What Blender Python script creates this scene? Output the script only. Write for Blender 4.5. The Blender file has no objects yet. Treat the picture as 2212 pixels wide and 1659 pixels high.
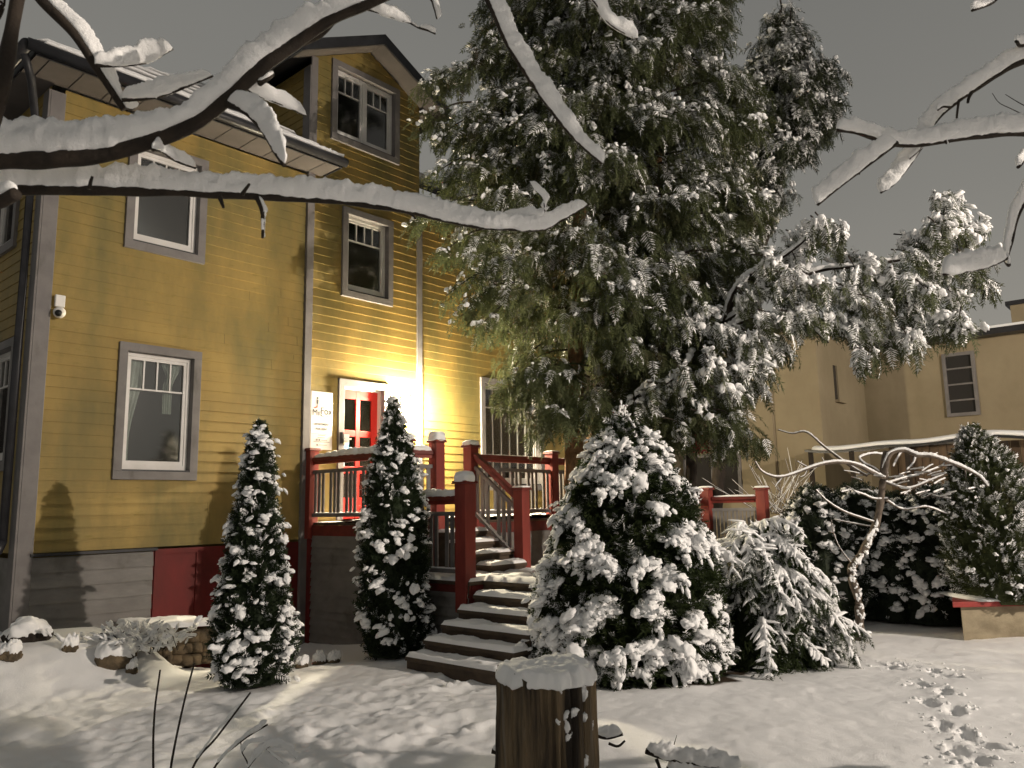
import bpy, math, random
import numpy as np
from mathutils import Matrix, Vector
random.seed(7); RNG = np.random.default_rng(11)
D = bpy.data; SC = bpy.context.scene; COL = SC.collection

# ------------------------------------------------------------------ camera
f = 790.; ROLL = math.radians(1.0)
CAM = np.array([-3.53, -11.11, 1.85])
PITCH = math.atan(.153)
FH = np.array([.75, .6614, 0.]); FH /= np.linalg.norm(FH)
R0 = np.array([FH[1], -FH[0], 0.])
FW = FH*math.cos(PITCH) + np.array([0, 0, math.sin(PITCH)])
U0 = np.cross(R0, FW)
CR = math.cos(ROLL)*R0 - math.sin(ROLL)*U0
CU = math.sin(ROLL)*R0 + math.cos(ROLL)*U0
SS = 1024/2212.
# survey helpers: a sight line of the survey station -> a point of the place
def ray(px, py):
    return FW + CR*((px*SS-512)/f) - CU*((py*SS-384)/f)
def at(px, py, d):
    r = ray(px, py); return CAM + r*(d/np.dot(r, FH))
def gnd(px, py, z=0.):
    r = ray(px, py); return CAM + r*((z-CAM[2])/r[2])
def plx(px, py, u):
    r = ray(px, py); return CAM + r*((u-CAM[0])/r[0])
def ply(px, py, y):
    r = ray(px, py); return CAM + r*((y-CAM[1])/r[1])
def pxm(d): return d/(f/SS)          # metres per survey pixel at distance d

cd = D.cameras.new('camera'); co = D.objects.new('camera', cd); COL.objects.link(co)
M = Matrix.Identity(4)
for i in range(3):
    M[i][0] = CR[i]; M[i][1] = CU[i]; M[i][2] = -FW[i]; M[i][3] = CAM[i]
co.matrix_world = M
cd.sensor_width = 36; cd.lens = f/1024*36; cd.clip_start = .05; cd.clip_end = 800
cd.dof.use_dof = True; cd.dof.focus_distance = 9.5; cd.dof.aperture_fstop = 9.0
SC.camera = co

# ------------------------------------------------------------------ noise
def _h(i, j, k, s):
    n = (i*374761393 + j*668265263 + k*1274126177 + s*974711) & 0x7fffffff
    n = ((n ^ (n >> 13))*1274126177) & 0x7fffffff
    n = (n ^ (n >> 16)) & 0xffff
    return n/32767.5 - 1.
def vn(P, sc=1., seed=0):
    P = np.asarray(P, float)*sc
    if P.shape[1] == 2: P = np.c_[P, np.zeros(len(P))]
    b = np.floor(P); t = P-b; t = t*t*(3-2*t); b = b.astype(np.int64)
    i, j, k = b.T; a, c, e = t.T
    def L(x, y, w): return x+(y-x)*w
    x00 = L(_h(i, j, k, seed), _h(i+1, j, k, seed), a); x10 = L(_h(i, j+1, k, seed), _h(i+1, j+1, k, seed), a)
    x01 = L(_h(i, j, k+1, seed), _h(i+1, j, k+1, seed), a); x11 = L(_h(i, j+1, k+1, seed), _h(i+1, j+1, k+1, seed), a)
    return L(L(x00, x10, c), L(x01, x11, c), e)
def fbm(P, sc, oct=3, seed=0):
    r = 0.; a = 1.
    for o in range(oct):
        r = r + a*vn(P, sc*2**o, seed+o); a *= .5
    return r
def sstep(a, b, x):
    t = np.clip((np.asarray(x, float)-a)/(b-a), 0, 1); return t*t*(3-2*t)

# ------------------------------------------------------------------ materials
def newmat(name):
    m = D.materials.new(name); m.use_nodes = True
    nt = m.node_tree; return m, nt, nt.nodes['Principled BSDF']
def N(nt, t, **k):
    n = nt.nodes.new(t)
    for a, b in k.items():
        if a in n.inputs: n.inputs[a].default_value = b
        else: setattr(n, a, b)
    return n
def noise_node(nt, scale, detail=4., stretch=None, rough=.6):
    tc = N(nt, 'ShaderNodeTexCoord'); src = tc.outputs['Object']
    if stretch:
        mp = N(nt, 'ShaderNodeMapping'); mp.inputs['Scale'].default_value = stretch
        nt.links.new(src, mp.inputs['Vector']); src = mp.outputs['Vector']
    n = N(nt, 'ShaderNodeTexNoise', Scale=scale, Detail=detail, Roughness=rough)
    nt.links.new(src, n.inputs['Vector']); return n
def ramp(nt, src, stops):
    r = N(nt, 'ShaderNodeValToRGB'); e = r.color_ramp.elements
    while len(e) < len(stops): e.new(.5)
    for q, (p, c) in zip(e, stops): q.position = p; q.color = (*c, 1)
    nt.links.new(src, r.inputs['Fac']); return r
def mat(name, c1, c2=None, scale=4., stretch=None, rough=.7, bump=0., bscale=30., detail=5., lo=.35, hi=.65, spec=.3, bstretch=None, bdist=.01):
    m, nt, b = newmat(name)
    b.inputs['Roughness'].default_value = rough
    b.inputs['Specular IOR Level'].default_value = spec
    if c2 is None: b.inputs['Base Color'].default_value = (*c1, 1)
    else:
        n = noise_node(nt, scale, detail, stretch)
        r = ramp(nt, n.outputs['Fac'], [(lo, c1), (hi, c2)])
        nt.links.new(r.outputs['Color'], b.inputs['Base Color'])
    if bump:
        n2 = noise_node(nt, bscale, 4., bstretch)
        bp = N(nt, 'ShaderNodeBump', Strength=bump, Distance=bdist)
        nt.links.new(n2.outputs['Fac'], bp.inputs['Height']); nt.links.new(bp.outputs['Normal'], b.inputs['Normal'])
    return m
def mix_in(m, col, scale, stretch, lo, hi, detail=6.):
    """weathering: a second colour over the first where a noise is high"""
    nt = m.node_tree; b = nt.nodes['Principled BSDF']
    n = noise_node(nt, scale, detail, stretch)
    r = ramp(nt, n.outputs['Fac'], [(lo, (0, 0, 0)), (hi, (1, 1, 1))])
    mx = N(nt, 'ShaderNodeMix', data_type='RGBA')
    lk = b.inputs['Base Color'].links
    if lk: nt.links.new(lk[0].from_socket, mx.inputs[6])
    else: mx.inputs[6].default_value = b.inputs['Base Color'].default_value
    mx.inputs[7].default_value = (*col, 1)
    nt.links.new(r.outputs['Color'], mx.inputs[0]); nt.links.new(mx.outputs[2], b.inputs['Base Color'])
    return m
MT = {}
MT['yellow'] = mat('yellow_boards', (.35, .243, .070), (.265, .182, .052), 1.3, (1, 1, .6), .62, .12, 40, bstretch=(.15, .15, 1))
mix_in(MT['yellow'], (.15, .125, .042), .9, (1.2, 1.2, .45), .41, .66)
mix_in(MT['yellow'], (.20, .15, .03), 7., (.5, .5, 2.), .58, .78)
MT['grey'] = mat('grey_trim', (.185, .172, .168), (.14, .13, .128), 3., None, .6, .1, 25)
mix_in(MT['grey'], (.08, .078, .065), 5., (1, 1, .3), .6, .8)
MT['greyboard'] = mat('grey_boards', (.20, .19, .18), (.145, .137, .13), 2.2, (1, 1, 2), .65, .15, 30, bstretch=(.2, .2, 1))
mix_in(MT['greyboard'], (.07, .068, .05), 2., (1, 1, 1), .56, .78)
MT['white'] = mat('white_frame', (.72, .70, .68), (.62, .6, .57), 3., None, .4)
MT['red'] = mat('red_posts', (.225, .036, .026), (.15, .026, .02), 5., (1, 1, .3), .55, .15, 30)
MT['redrail'] = mat('red_rail', (.17, .03, .022), (.10, .022, .018), 6., None, .55, .15, 30)
MT['cellar'] = mat('cellar_red', (.15, .016, .014), (.09, .012, .01), 3., (1, 1, .4), .6, .1, 30)
MT['doorred'] = mat('door_red', (.56, .03, .025), (.46, .025, .02), 4., None, .4)
MT['doorbrown'] = mat('door_brown', (.13, .05, .03), (.09, .035, .022), 9., (1, 1, .2), .5)
MT['roof'] = mat('roof_dark', (.018, .018, .02), (.03, .03, .032), 4., None, .5, spec=.4)
MT['soffit'] = mat('soffit', (.095, .083, .078), (.072, .063, .06), 2.5, None, .7)
MT['gutter'] = mat('gutter', (.016, .016, .018), (.026, .026, .03), 6., None, .4, spec=.3)
MT['step'] = mat('step_wood', (.085, .06, .04), (.05, .036, .026), 5., (.4, 1, 2), .75, .3, 25)
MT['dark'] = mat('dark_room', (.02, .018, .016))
MT['black'] = mat('black_plastic', (.012, .012, .012), rough=.3)
MT['metal'] = mat('metal', (.3, .3, .3), rough=.35)
MT['bark'] = mat('bark_dark', (.034, .025, .018), (.017, .013, .01), 18., (1, 1, .4), .85, .6, 35)
MT['twig'] = mat('twig', (.022, .016, .012), (.04, .03, .022), 20., None, .8, .3, 40)
MT['cedar'] = mat('cedar_bark', (.27, .15, .075), (.14, .08, .042), 6., (3, 3, .35), .85, .7, 12, bstretch=(3, 3, .25), bdist=.03)
MT['greybark'] = mat('grey_bark', (.15, .12, .095), (.075, .06, .048), 14., None, .85, .5, 30)
MT['stucco'] = mat('stucco', (.30, .25, .165), (.245, .20, .13), .8, None, .9, .25, 60)
mix_in(MT['stucco'], (.20, .165, .10), .5, (1, 1, .4), .45, .75)
MT['fenceboard'] = mat('fence_boards', (.115, .075, .045), (.07, .048, .03), 3., (2, 2, .3), .8, .3, 20)
MT['stone'] = mat('stone', (.17, .125, .075), (.07, .055, .036), 5., None, .9, .8, 14, bdist=.03)
MT['plantstone'] = mat('planter_render', (.33, .28, .19), (.2, .165, .11), 3., (1, 1, 1.5), .9, .4, 30)
MT['redcap'] = mat('planter_cap', (.30, .035, .03), (.22, .03, .025), 5., None, .5)
MT['sign'] = mat('sign_white', (.76, .74, .72), rough=.35)
MT['ink'] = mat('ink', (.05, .045, .045)); MT['inkgrey'] = mat('ink_grey', (.22, .21, .21)); MT['inkred'] = mat('ink_red', (.45, .06, .03))
MT['blue'] = mat('sticker_blue', (.06, .2, .36)); MT['stick'] = mat('sticker_yellow', (.6, .55, .2))
MT['curtain'] = mat('curtain', (.62, .66, .58), (.40, .44, .37), 14., (1, 1, .2), .9)
MT['berry'] = mat('berry', (.20, .02, .02), rough=.4)

def foliage(name, a, b, brown=None):
    m = mat(name, a, b, 5., None, .65, spec=.25, lo=.3, hi=.7)
    if brown: mix_in(m, brown, 2.2, None, .56, .76, 4.)
    nt = m.node_tree; b = nt.nodes['Principled BSDF']; t = N(nt, 'ShaderNodeBsdfTranslucent'); mx = N(nt, 'ShaderNodeMixShader'); mx.inputs[0].default_value = .35
    nt.links.new(b.inputs['Base Color'].links[0].from_socket, t.inputs['Color']); nt.links.new(b.outputs[0], mx.inputs[1]); nt.links.new(t.outputs[0], mx.inputs[2])
    nt.links.new(mx.outputs[0], nt.nodes['Material Output'].inputs['Surface'])
    return m
MT['fol'] = foliage('cedar_leaves', (.062, .074, .034), (.100, .116, .050), (.10, .080, .046))
MT['folback'] = foliage('back_cedar_leaves', (.034, .042, .022), (.058, .068, .034))
MT['folcol'] = foliage('column_leaves', (.018, .030, .014), (.034, .050, .022))
MT['folbush'] = foliage('bush_leaves', (.020, .032, .012), (.042, .058, .018))
MT['folright'] = foliage('right_thuja_leaves', (.045, .058, .022), (.075, .09, .036), (.08, .065, .03))
MT['folrow'] = foliage('row_leaves', (.020, .030, .018), (.038, .050, .028))
def snowmat(name, bump=.35, bscale=60., bdist=.012, tint=(.87, .87, .875), soil=False, second=None):
    m, nt, b = newmat(name)
    b.inputs['Roughness'].default_value = .75; b.inputs['Specular IOR Level'].default_value = .25
    b.inputs['Base Color'].default_value = (*tint, 1)
    n1 = noise_node(nt, bscale, 5., None, .65)
    bp = N(nt, 'ShaderNodeBump', Strength=bump, Distance=bdist)
    nt.links.new(n1.outputs['Fac'], bp.inputs['Height'])
    out = bp
    if second:
        n2 = noise_node(nt, second[0], 3.); bp2 = N(nt, 'ShaderNodeBump', Strength=second[1], Distance=second[2])
        nt.links.new(n2.outputs['Fac'], bp2.inputs['Height']); nt.links.new(bp.outputs['Normal'], bp2.inputs['Normal']); out = bp2
    nt.links.new(out.outputs['Normal'], b.inputs['Normal'])
    if soil:
        at_ = N(nt, 'ShaderNodeAttribute', attribute_name='soil')
        n3 = noise_node(nt, 30., 4.)
        r = ramp(nt, n3.outputs['Fac'], [(.35, (.03, .021, .013)), (.7, (.075, .05, .03))])
        mx = N(nt, 'ShaderNodeMix', data_type='RGBA'); mx.inputs[6].default_value = (*tint, 1)
        nt.links.new(at_.outputs['Fac'], mx.inputs[0]); nt.links.new(r.outputs['Color'], mx.inputs[7])
        nt.links.new(mx.outputs[2], b.inputs['Base Color'])
    return m
MT['snow'] = snowmat('snow', .3, 45., .015)
MT['groundsnow'] = snowmat('ground_snow', .55, 75., .012, soil=True, second=(17., .16, .02))
MT['branchsnow'] = snowmat('branch_snow', .65, 150., .006)
# glass: see-through with a sheen
m, nt, b = newmat('glass'); nt.nodes.remove(b)
tr = N(nt, 'ShaderNodeBsdfTransparent', Color=(.88, .9, .9, 1)); gl = N(nt, 'ShaderNodeBsdfGlossy', Roughness=.08, Color=(.9, .88, .86, 1))
lw = N(nt, 'ShaderNodeLayerWeight', Blend=.52); mx = N(nt, 'ShaderNodeMixShader')
nt.links.new(lw.outputs['Fresnel'], mx.inputs[0]); nt.links.new(tr.outputs[0], mx.inputs[1]); nt.links.new(gl.outputs[0], mx.inputs[2])
nt.links.new(mx.outputs[0], nt.nodes['Material Output'].inputs['Surface']); MT['glass'] = m
def emit(name, col, s):
    m, nt, b = newmat(name); nt.nodes.remove(b); e = N(nt, 'ShaderNodeEmission', Color=(*col, 1), Strength=s)
    nt.links.new(e.outputs[0], nt.nodes['Material Output'].inputs['Surface']); return m
# stump wood: vertical tan and dark streaks
m = mat('stump_wood', (.024, .018, .013), (.20, .145, .085), 3.4, (2.6, 2.6, .2), .8, 1., 9., bstretch=(3, 3, .2), lo=.42, hi=.62, bdist=.04)
mix_in(m, (.25, .23, .20), 3., (2.5, 2.5, .2), .57, .7); MT['stump'] = m
m = mat('gate_boards', (.30, .285, .27), (.23, .22, .21), 4., None, .65); MT['gate'] = m

# ------------------------------------------------------------------ objects
def wloc(o):
    v = Vector((0, 0, 0))
    while o: v += o.location; o = o.parent
    return np.array(v)
def link(name, me, parent=None, loc=(0, 0, 0)):
    o = D.objects.new(name, me); COL.objects.link(o)
    if parent is not None: o.parent = parent
    o.location = loc; return o
def thing(name, label, cat, loc=(0, 0, 0), group=None):
    o = D.objects.new(name, None); COL.objects.link(o); o.location = tuple(float(q) for q in loc); o.empty_display_size = .2
    return tag(o, label, cat, group)
def tag(o, label, cat, group=None, kind=None):
    o['label'] = label; o['category'] = cat
    if group: o['group'] = group
    if kind: o['kind'] = kind
    return o
def bulk(name, V, quads=None, tris=None, m=None, parent=None, smooth=False):
    V = np.asarray(V, np.float32)
    if parent is not None: V = V - wloc(parent).astype(np.float32)
    me = D.meshes.new(name); me.vertices.add(len(V)); me.vertices.foreach_set('co', V.ravel())
    q = np.zeros((0, 4), np.int32) if quads is None else np.asarray(quads, np.int32)
    t = np.zeros((0, 3), np.int32) if tris is None else np.asarray(tris, np.int32)
    me.loops.add(q.size+t.size); me.loops.foreach_set('vertex_index', np.r_[q.ravel(), t.ravel()].astype(np.int32))
    n = len(q)+len(t); me.polygons.add(n)
    st = np.r_[np.arange(len(q))*4, q.size+np.arange(len(t))*3].astype(np.int32)
    me.polygons.foreach_set('loop_start', st)
    me.update(calc_edges=True); me.validate()
    me.polygons.foreach_set('use_smooth', np.full(len(me.polygons), smooth, bool))
    if m is not None: me.materials.append(m)
    return link(name, me, parent)
class MB:
    def __init__(s): s.v = []; s.f = []; s.mi = []; s.mats = []; s.cur = 0
    def use(s, m):
        if m not in s.mats: s.mats.append(m)
        s.cur = s.mats.index(m); return s
    def poly(s, pts, *faces):
        b = len(s.v); s.v += [tuple(float(c) for c in p) for p in pts]
        for fc in (faces or [range(len(pts))]): s.f.append([b+i for i in fc]); s.mi.append(s.cur)
        return s
    def box(s, u0, u1, n0, n1, z0, z1):          # house axes: u along the front, n out from it
        y0, y1 = -n1, -n0
        return s.hexa([(u0, y0, z0), (u1, y0, z0), (u1, y1, z0), (u0, y1, z0), (u0, y0, z1), (u1, y0, z1), (u1, y1, z1), (u0, y1, z1)])
    def hexa(s, p):
        return s.poly(p, (3, 2, 1, 0), (4, 5, 6, 7), (0, 1, 5, 4), (1, 2, 6, 5), (2, 3, 7, 6), (3, 0, 4, 7))
    def bar(s, a, b, w, h, up=(0, 0, 1)):        # a straight bar of width w and height h from a to b
        a, b = np.array(a, float), np.array(b, float); t = (b-a)/np.linalg.norm(b-a)
        x = np.cross(t, up); x /= np.linalg.norm(x); y = np.cross(x, t)
        c = [(-1, -1), (1, -1), (1, 1), (-1, 1)]
        return s.hexa([a+x*i*w/2+y*j*h/2 for i, j in c]+[b+x*i*w/2+y*j*h/2 for i, j in c])
    def tube(s, pts, rad, m=10, cap=True):
        V, Q, T = tube_arr(pts, rad, m)
        b = len(s.v); s.v += [tuple(map(float, p)) for p in V]
        for fc in list(Q)+list(T): s.f.append([b+int(i) for i in fc]); s.mi.append(s.cur)
        return s
    def build(s, name, m=None, parent=None, smooth=False, bevel=0.):
        o = wloc(parent) if parent is not None else np.zeros(3)
        me = D.meshes.new(name); me.from_pydata([tuple(np.array(p)-o) for p in s.v], [], s.f)
        if s.mats:
            for q in s.mats: me.materials.append(q)
            me.polygons.foreach_set('material_index', s.mi)
        elif m: me.materials.append(m)
        me.polygons.foreach_set('use_smooth', [smooth]*len(me.polygons)); me.update()
        ob = link(name, me, parent)
        if bevel:
            bv = ob.modifiers.new('bevel', 'BEVEL'); bv.width = bevel; bv.segments = 2; bv.limit_method = 'ANGLE'
        return ob
def norm(a):
    a = np.asarray(a, float); return a/np.maximum(np.linalg.norm(a, axis=-1, keepdims=True), 1e-9)
def spline(pts, n):
    P = np.asarray(pts, float)
    if len(P) == 2: return P[0]+(P[1]-P[0])*np.linspace(0, 1, n)[:, None]
    Q = np.vstack([2*P[0]-P[1], P, 2*P[-1]-P[-2]])
    seg = np.linalg.norm(np.diff(P[:, :3], axis=0), axis=1); cum = np.r_[0, np.cumsum(seg)]
    s = np.linspace(0, cum[-1], n); i = np.clip(np.searchsorted(cum, s, 'right')-1, 0, len(P)-2)
    t = ((s-cum[i])/np.maximum(seg[i], 1e-9))[:, None]
    a, b, c, d = Q[i], Q[i+1], Q[i+2], Q[i+3]
    return .5*(2*b+(c-a)*t+(2*a-5*b+4*c-d)*t*t+(3*b-a-3*c+d)*t**3)
def frames(P):
    T = norm(np.gradient(P, axis=0)); up = np.array([0, 0, 1.])
    S = np.cross(T, up); bad = np.linalg.norm(S, axis=1) < .12
    S[bad] = np.array([CR[0], CR[1], 0]); S = norm(S)
    for i in range(1, len(S)):
        if S[i] @ S[i-1] < 0: S[i] = -S[i]
    W = norm(np.cross(S, T)); W[W[:, 2] < 0] *= -1
    return T, S, W
def ringfaces(n, m):
    i = np.arange(n-1)[:, None]*m; j = np.arange(m)[None]
    k = (j+1) % m
    return np.stack([i+j, i+k, i+m+k, i+m+j], -1).reshape(-1, 4)
def tube_arr(pts, rad, m=8):
    P = np.asarray(pts, float); r = np.broadcast_to(np.asarray(rad, float), (len(P),))
    T, S, W = frames(P); a = np.arange(m)*2*math.pi/m
    V = P[:, None]+r[:, None, None]*(np.cos(a)[None, :, None]*S[:, None]+np.sin(a)[None, :, None]*W[:, None])
    n = len(P); V = np.vstack([V.reshape(-1, 3), P[0], P[-1]])
    j = np.arange(m); k = (j+1) % m
    tr = np.vstack([np.c_[np.full(m, n*m), k, j], np.c_[np.full(m, n*m+1), (n-1)*m+j, (n-1)*m+k]])
    return V, ringfaces(n, m), tr
def loaf_arr(pts, half, thick, m=12, rough=.25, nsc=25., seed=0, lift=0., end=True):
    """snow lying along a line: a flat-bottomed lumpy roll"""
    P = np.asarray(pts, float); n = len(P)
    half = np.broadcast_to(np.asarray(half, float), (n,)).copy(); thick = np.broadcast_to(np.asarray(thick, float), (n,)).copy()
    T, S, W = frames(P)
    if end:
        L = np.r_[0, np.cumsum(np.linalg.norm(np.diff(P, axis=0), axis=1))]; e = np.minimum(L, L[-1]-L)
        k = np.sqrt(np.clip(e/np.maximum(thick*.7, 1e-4), 0, 1)); half *= .25+.75*k; thick *= .1+.9*k
    a = np.linspace(0, math.pi, m-3); cs = np.sign(np.cos(a))*np.abs(np.cos(a))**.75; sn = np.abs(np.sin(a))**.75
    cs = np.r_[cs, -.6, 0, .6]; sn = np.r_[sn, -.12, -.16, -.12]; mm = len(cs)
    V = P[:, None]+(lift+0*half)[:, None, None]*W[:, None]+half[:, None, None]*cs[None, :, None]*S[:, None]+thick[:, None, None]*sn[None, :, None]*W[:, None]
    F = V.reshape(-1, 3)
    d = (fbm(F, nsc, 3, seed)+.55*fbm(F, nsc*3.7, 2, seed+9)).reshape(n, mm)*rough*thick[:, None]*np.clip(sn+.5, .15, 1)[None]
    C = P+W*(thick*.4)[:, None]
    V = V+d[..., None]*norm(V-C[:, None])
    V = np.vstack([V.reshape(-1, 3), C[0], C[-1]])
    j = np.arange(mm); k = (j+1) % mm
    tr = np.vstack([np.c_[np.full(mm, n*mm), k, j], np.c_[np.full(mm, n*mm+1), (n-1)*mm+j, (n-1)*mm+k]])
    return V, ringfaces(n, mm), tr
class Bag:
    """collects vertex arrays for one mesh"""
    def __init__(s): s.V = []; s.Q = []; s.T = []; s.n = 0
    def add(s, V, Q=None, T=None):
        if Q is not None and len(Q): s.Q.append(np.asarray(Q)+s.n)
        if T is not None and len(T): s.T.append(np.asarray(T)+s.n)
        s.V.append(np.asarray(V, np.float32)); s.n += len(V); return s
    def build(s, name, m, parent=None, smooth=False):
        if not s.V: return None
        return bulk(name, np.vstack(s.V), np.vstack(s.Q) if s.Q else None, np.vstack(s.T) if s.T else None, m, parent, smooth)
def loaf(name, pts, half, thick, parent, m='snow', n=None, **k):
    P = np.asarray(pts, float); L = np.linalg.norm(np.diff(P, axis=0), axis=1).sum()
    P = spline(P, n or max(8, int(L/.03)))
    def ex(a):
        a = np.atleast_1d(np.asarray(a, float)); return np.interp(np.linspace(0, 1, len(P)), np.linspace(0, 1, len(a)), a)
    return bulk(name, *loaf_arr(P, ex(half), ex(thick), **k), MT[m], parent, True)

# instancing of small templates into one mesh
def place(tv, P, A, Nn, S):
    """template verts (x side, y along, z up) -> world; A along axis, Nn up hint, S scale (n,) or (n,3)"""
    A = norm(A); X = norm(np.cross(A, Nn)); Z = np.cross(X, A)
    S = np.asarray(S, float); S = np.repeat(S[:, None], 3, 1) if S.ndim == 1 else S
    v = tv[None]*S[:, None]
    return (P[:, None]+v[..., :1]*X[:, None]+v[..., 1:2]*A[:, None]+v[..., 2:]*Z[:, None])
def instances(bag, temps, P, A, Nn, S, seed=0):
    """temps: list of (verts, quads, tris)"""
    if len(P) == 0: return
    w = np.random.default_rng(seed).integers(0, len(temps), len(P))
    for i, (tv, q, t) in enumerate(temps):
        k = w == i; c = int(k.sum())
        if not c: continue
        V = place(tv, P[k], A[k], Nn[k], S[k]).reshape(-1, 3)
        o = (np.arange(c)*len(tv))[:, None, None]
        bag.add(V, None if q is None else (q[None]+o).reshape(-1, 4), None if t is None else (t[None]+o).reshape(-1, 3))
def ico(sub):
    t = (1+5**.5)/2
    v = [(-1, t, 0), (1, t, 0), (-1, -t, 0), (1, -t, 0), (0, -1, t), (0, 1, t), (0, -1, -t), (0, 1, -t), (t, 0, -1), (t, 0, 1), (-t, 0, -1), (-t, 0, 1)]
    fc = [(0, 11, 5), (0, 5, 1), (0, 1, 7), (0, 7, 10), (0, 10, 11), (1, 5, 9), (5, 11, 4), (11, 10, 2), (10, 7, 6), (7, 1, 8), (3, 9, 4), (3, 4, 2), (3, 2, 6), (3, 6, 8), (3, 8, 9), (4, 9, 5), (2, 4, 11), (6, 2, 10), (8, 6, 7), (9, 8, 1)]
    v = [np.array(p)/np.linalg.norm(p) for p in v]
    for _ in range(sub):
        c = {}; nf = []
        def mid(a, b):
            k = (min(a, b), max(a, b))
            if k not in c:
                p = v[a]+v[b]; v.append(p/np.linalg.norm(p)); c[k] = len(v)-1
            return c[k]
        for a, b, d in fc:
            x, y, z = mid(a, b), mid(b, d), mid(d, a); nf += [(a, x, z), (b, y, x), (d, z, y), (x, y, z)]
        fc = nf
    return np.array(v), np.array(fc)
def blob_temps(n, sub, amp=.3, sc=1.6, shape=(1, 1.2, .7), droop=.35, flat=True):
    V, T = ico(sub); out = []
    for i in range(n):
        r = 1+amp*fbm(V, sc, 2, 50+i*7)
        v = V*r[:, None]
        if flat: v[:, 2] = np.where(v[:, 2] < 0, v[:, 2]*.55, v[:, 2])
        v = v*np.array(shape)
        v[:, 2] -= droop*v[:, 1]**2*np.sign(v[:, 1]+.4)*.5
        out.append((v, None, T))
    return out
def spray_temp(pairs=6, droop=.45, spread=.32, wid=.055, seed=0, length=1.):
    r = np.random.default_rng(seed); V = []; Q = []
    ax = lambda t: np.array([0, t*length, -droop*t*t])
    def leaf(b, tip, w):
        d = tip-b; s = np.cross(d, (0, 0, 1.)); s = s/np.linalg.norm(s)*w; m = b+d*.45
        k = len(V); V.extend([b, m+s, tip, m-s]); Q.append((k, k+1, k+2, k+3))
    for i in range(pairs):
        t = (i+.5)/pairs
        for sd in (-1, 1):
            L = spread*(1.1-.65*t)*(.75+.5*r.random())
            b = ax(t*.92); tip = b+np.array([sd*L, L*.75, -droop*(.35+t*.8)*L+.06*r.normal()])
            leaf(b, tip, wid*(.8+.5*r.random()))
    leaf(ax(.8), ax(1.12), wid*.9)
    leaf(ax(0), ax(.6), wid*.35)
    return (np.array(V), np.array(Q), None)
SPRAY = [spray_temp(8, .5, .30, .034, i) for i in range(6)]
SPRAYUP = [spray_temp(6, -.12, .32, .048, 20+i) for i in range(5)]
BLOB = blob_temps(8, 1, .42, 1.7, (1, 1.1, .8), .35)
BLOB2 = blob_temps(16, 2, .34, 2.5, (1, 1.1, .85), .3)
def clumps(bag, P, A, up, s, rng, k=3, spread=.75, temps=None, seed=0):
    """each clump of snow is a few lobes run together"""
    n = len(P); reps = rng.integers(1, k+1, n); i = np.repeat(np.arange(n), reps); m_ = len(i); first = np.r_[0, np.cumsum(reps)[:-1]]
    off = rng.normal(size=(m_, 3))*np.array([1, 1, .55])*spread; off[first] = 0
    sz = s[i]*np.where(np.isin(np.arange(m_), first), 1, .55+.4*rng.random(m_))
    A2 = A[i]+.35*rng.normal(size=(m_, 3))
    instances(bag, temps or BLOB2, P[i]+off*s[i][:, None], A2, up[i], np.c_[sz*(.85+.3*rng.random(m_)), sz*(.9+.45*rng.random(m_)), sz*(.72+.2*rng.random(m_))], seed)
def finger_temp(seed, n=5):
    r = np.random.default_rng(seed); V, T = ico(1); b = Bag()
    for i in range(n):
        t = (i+.6)/n
        for sd in (-1, 1):
            L = (.30-.13*t)*(.7+.6*r.random()); c = np.array([0, t*.95, -.42*t*t])
            a = norm(np.array([sd*.75, .6, -.45-.9*t+.2*r.normal()])); p = V*np.array([.055, L*.62, .06])
            b.add(place(p, (c+a*L*.5)[None], a[None], np.array([[0, 0, 1.]]), np.ones(1))[0], None, T)
    for t in np.linspace(.05, 1, 6):
        b.add(V*np.array([.1-.03*t, .15, .075])*(.8+.4*r.random())+np.array([.03*r.normal(), t, -.42*t*t+.02]), None, T)
    return (np.vstack(b.V).astype(float), None, np.vstack(b.T))
FINGER = [finger_temp(i) for i in range(5)]
# ------------------------------------------------------------------ world, lamps
w = D.worlds.new('World'); SC.world = w; w.use_nodes = True
nt = w.node_tree; bg = nt.nodes['Background']
tc = N(nt, 'ShaderNodeTexCoord'); sx = N(nt, 'ShaderNodeSeparateXYZ'); nt.links.new(tc.outputs['Generated'], sx.inputs[0])
r = ramp(nt, sx.outputs['Z'], [(0., (.25, .235, .20)), (.12, (.235, .223, .196)), (.34, (.185, .180, .163)), (.7, (.145, .144, .135))])
nz_ = N(nt, 'ShaderNodeTexNoise', Scale=1.6, Detail=3.); nt.links.new(tc.outputs['Generated'], nz_.inputs['Vector'])
cl_ = ramp(nt, nz_.outputs['Fac'], [(.3, (.93, .93, .935)), (.7, (1.07, 1.065, 1.06))]); mx_ = N(nt, 'ShaderNodeMix', data_type='RGBA', blend_type='MULTIPLY'); mx_.inputs[0].default_value = 1.
nt.links.new(r.outputs['Color'], mx_.inputs[6]); nt.links.new(cl_.outputs['Color'], mx_.inputs[7]); nt.links.new(mx_.outputs[2], bg.inputs['Color']); bg.inputs['Strength'].default_value = 1.0
SC.view_settings.view_transform = 'Standard'; SC.view_settings.look = 'None'; SC.view_settings.exposure = .25; SC.view_settings.gamma = 1
SC.cycles.use_denoising = True
SC.cycles.max_bounces = 6; SC.cycles.transparent_max_bounces = 12; SC.cycles.sample_clamp_indirect = 4
SC.cycles.caustics_reflective = False; SC.cycles.caustics_refractive = False

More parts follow.
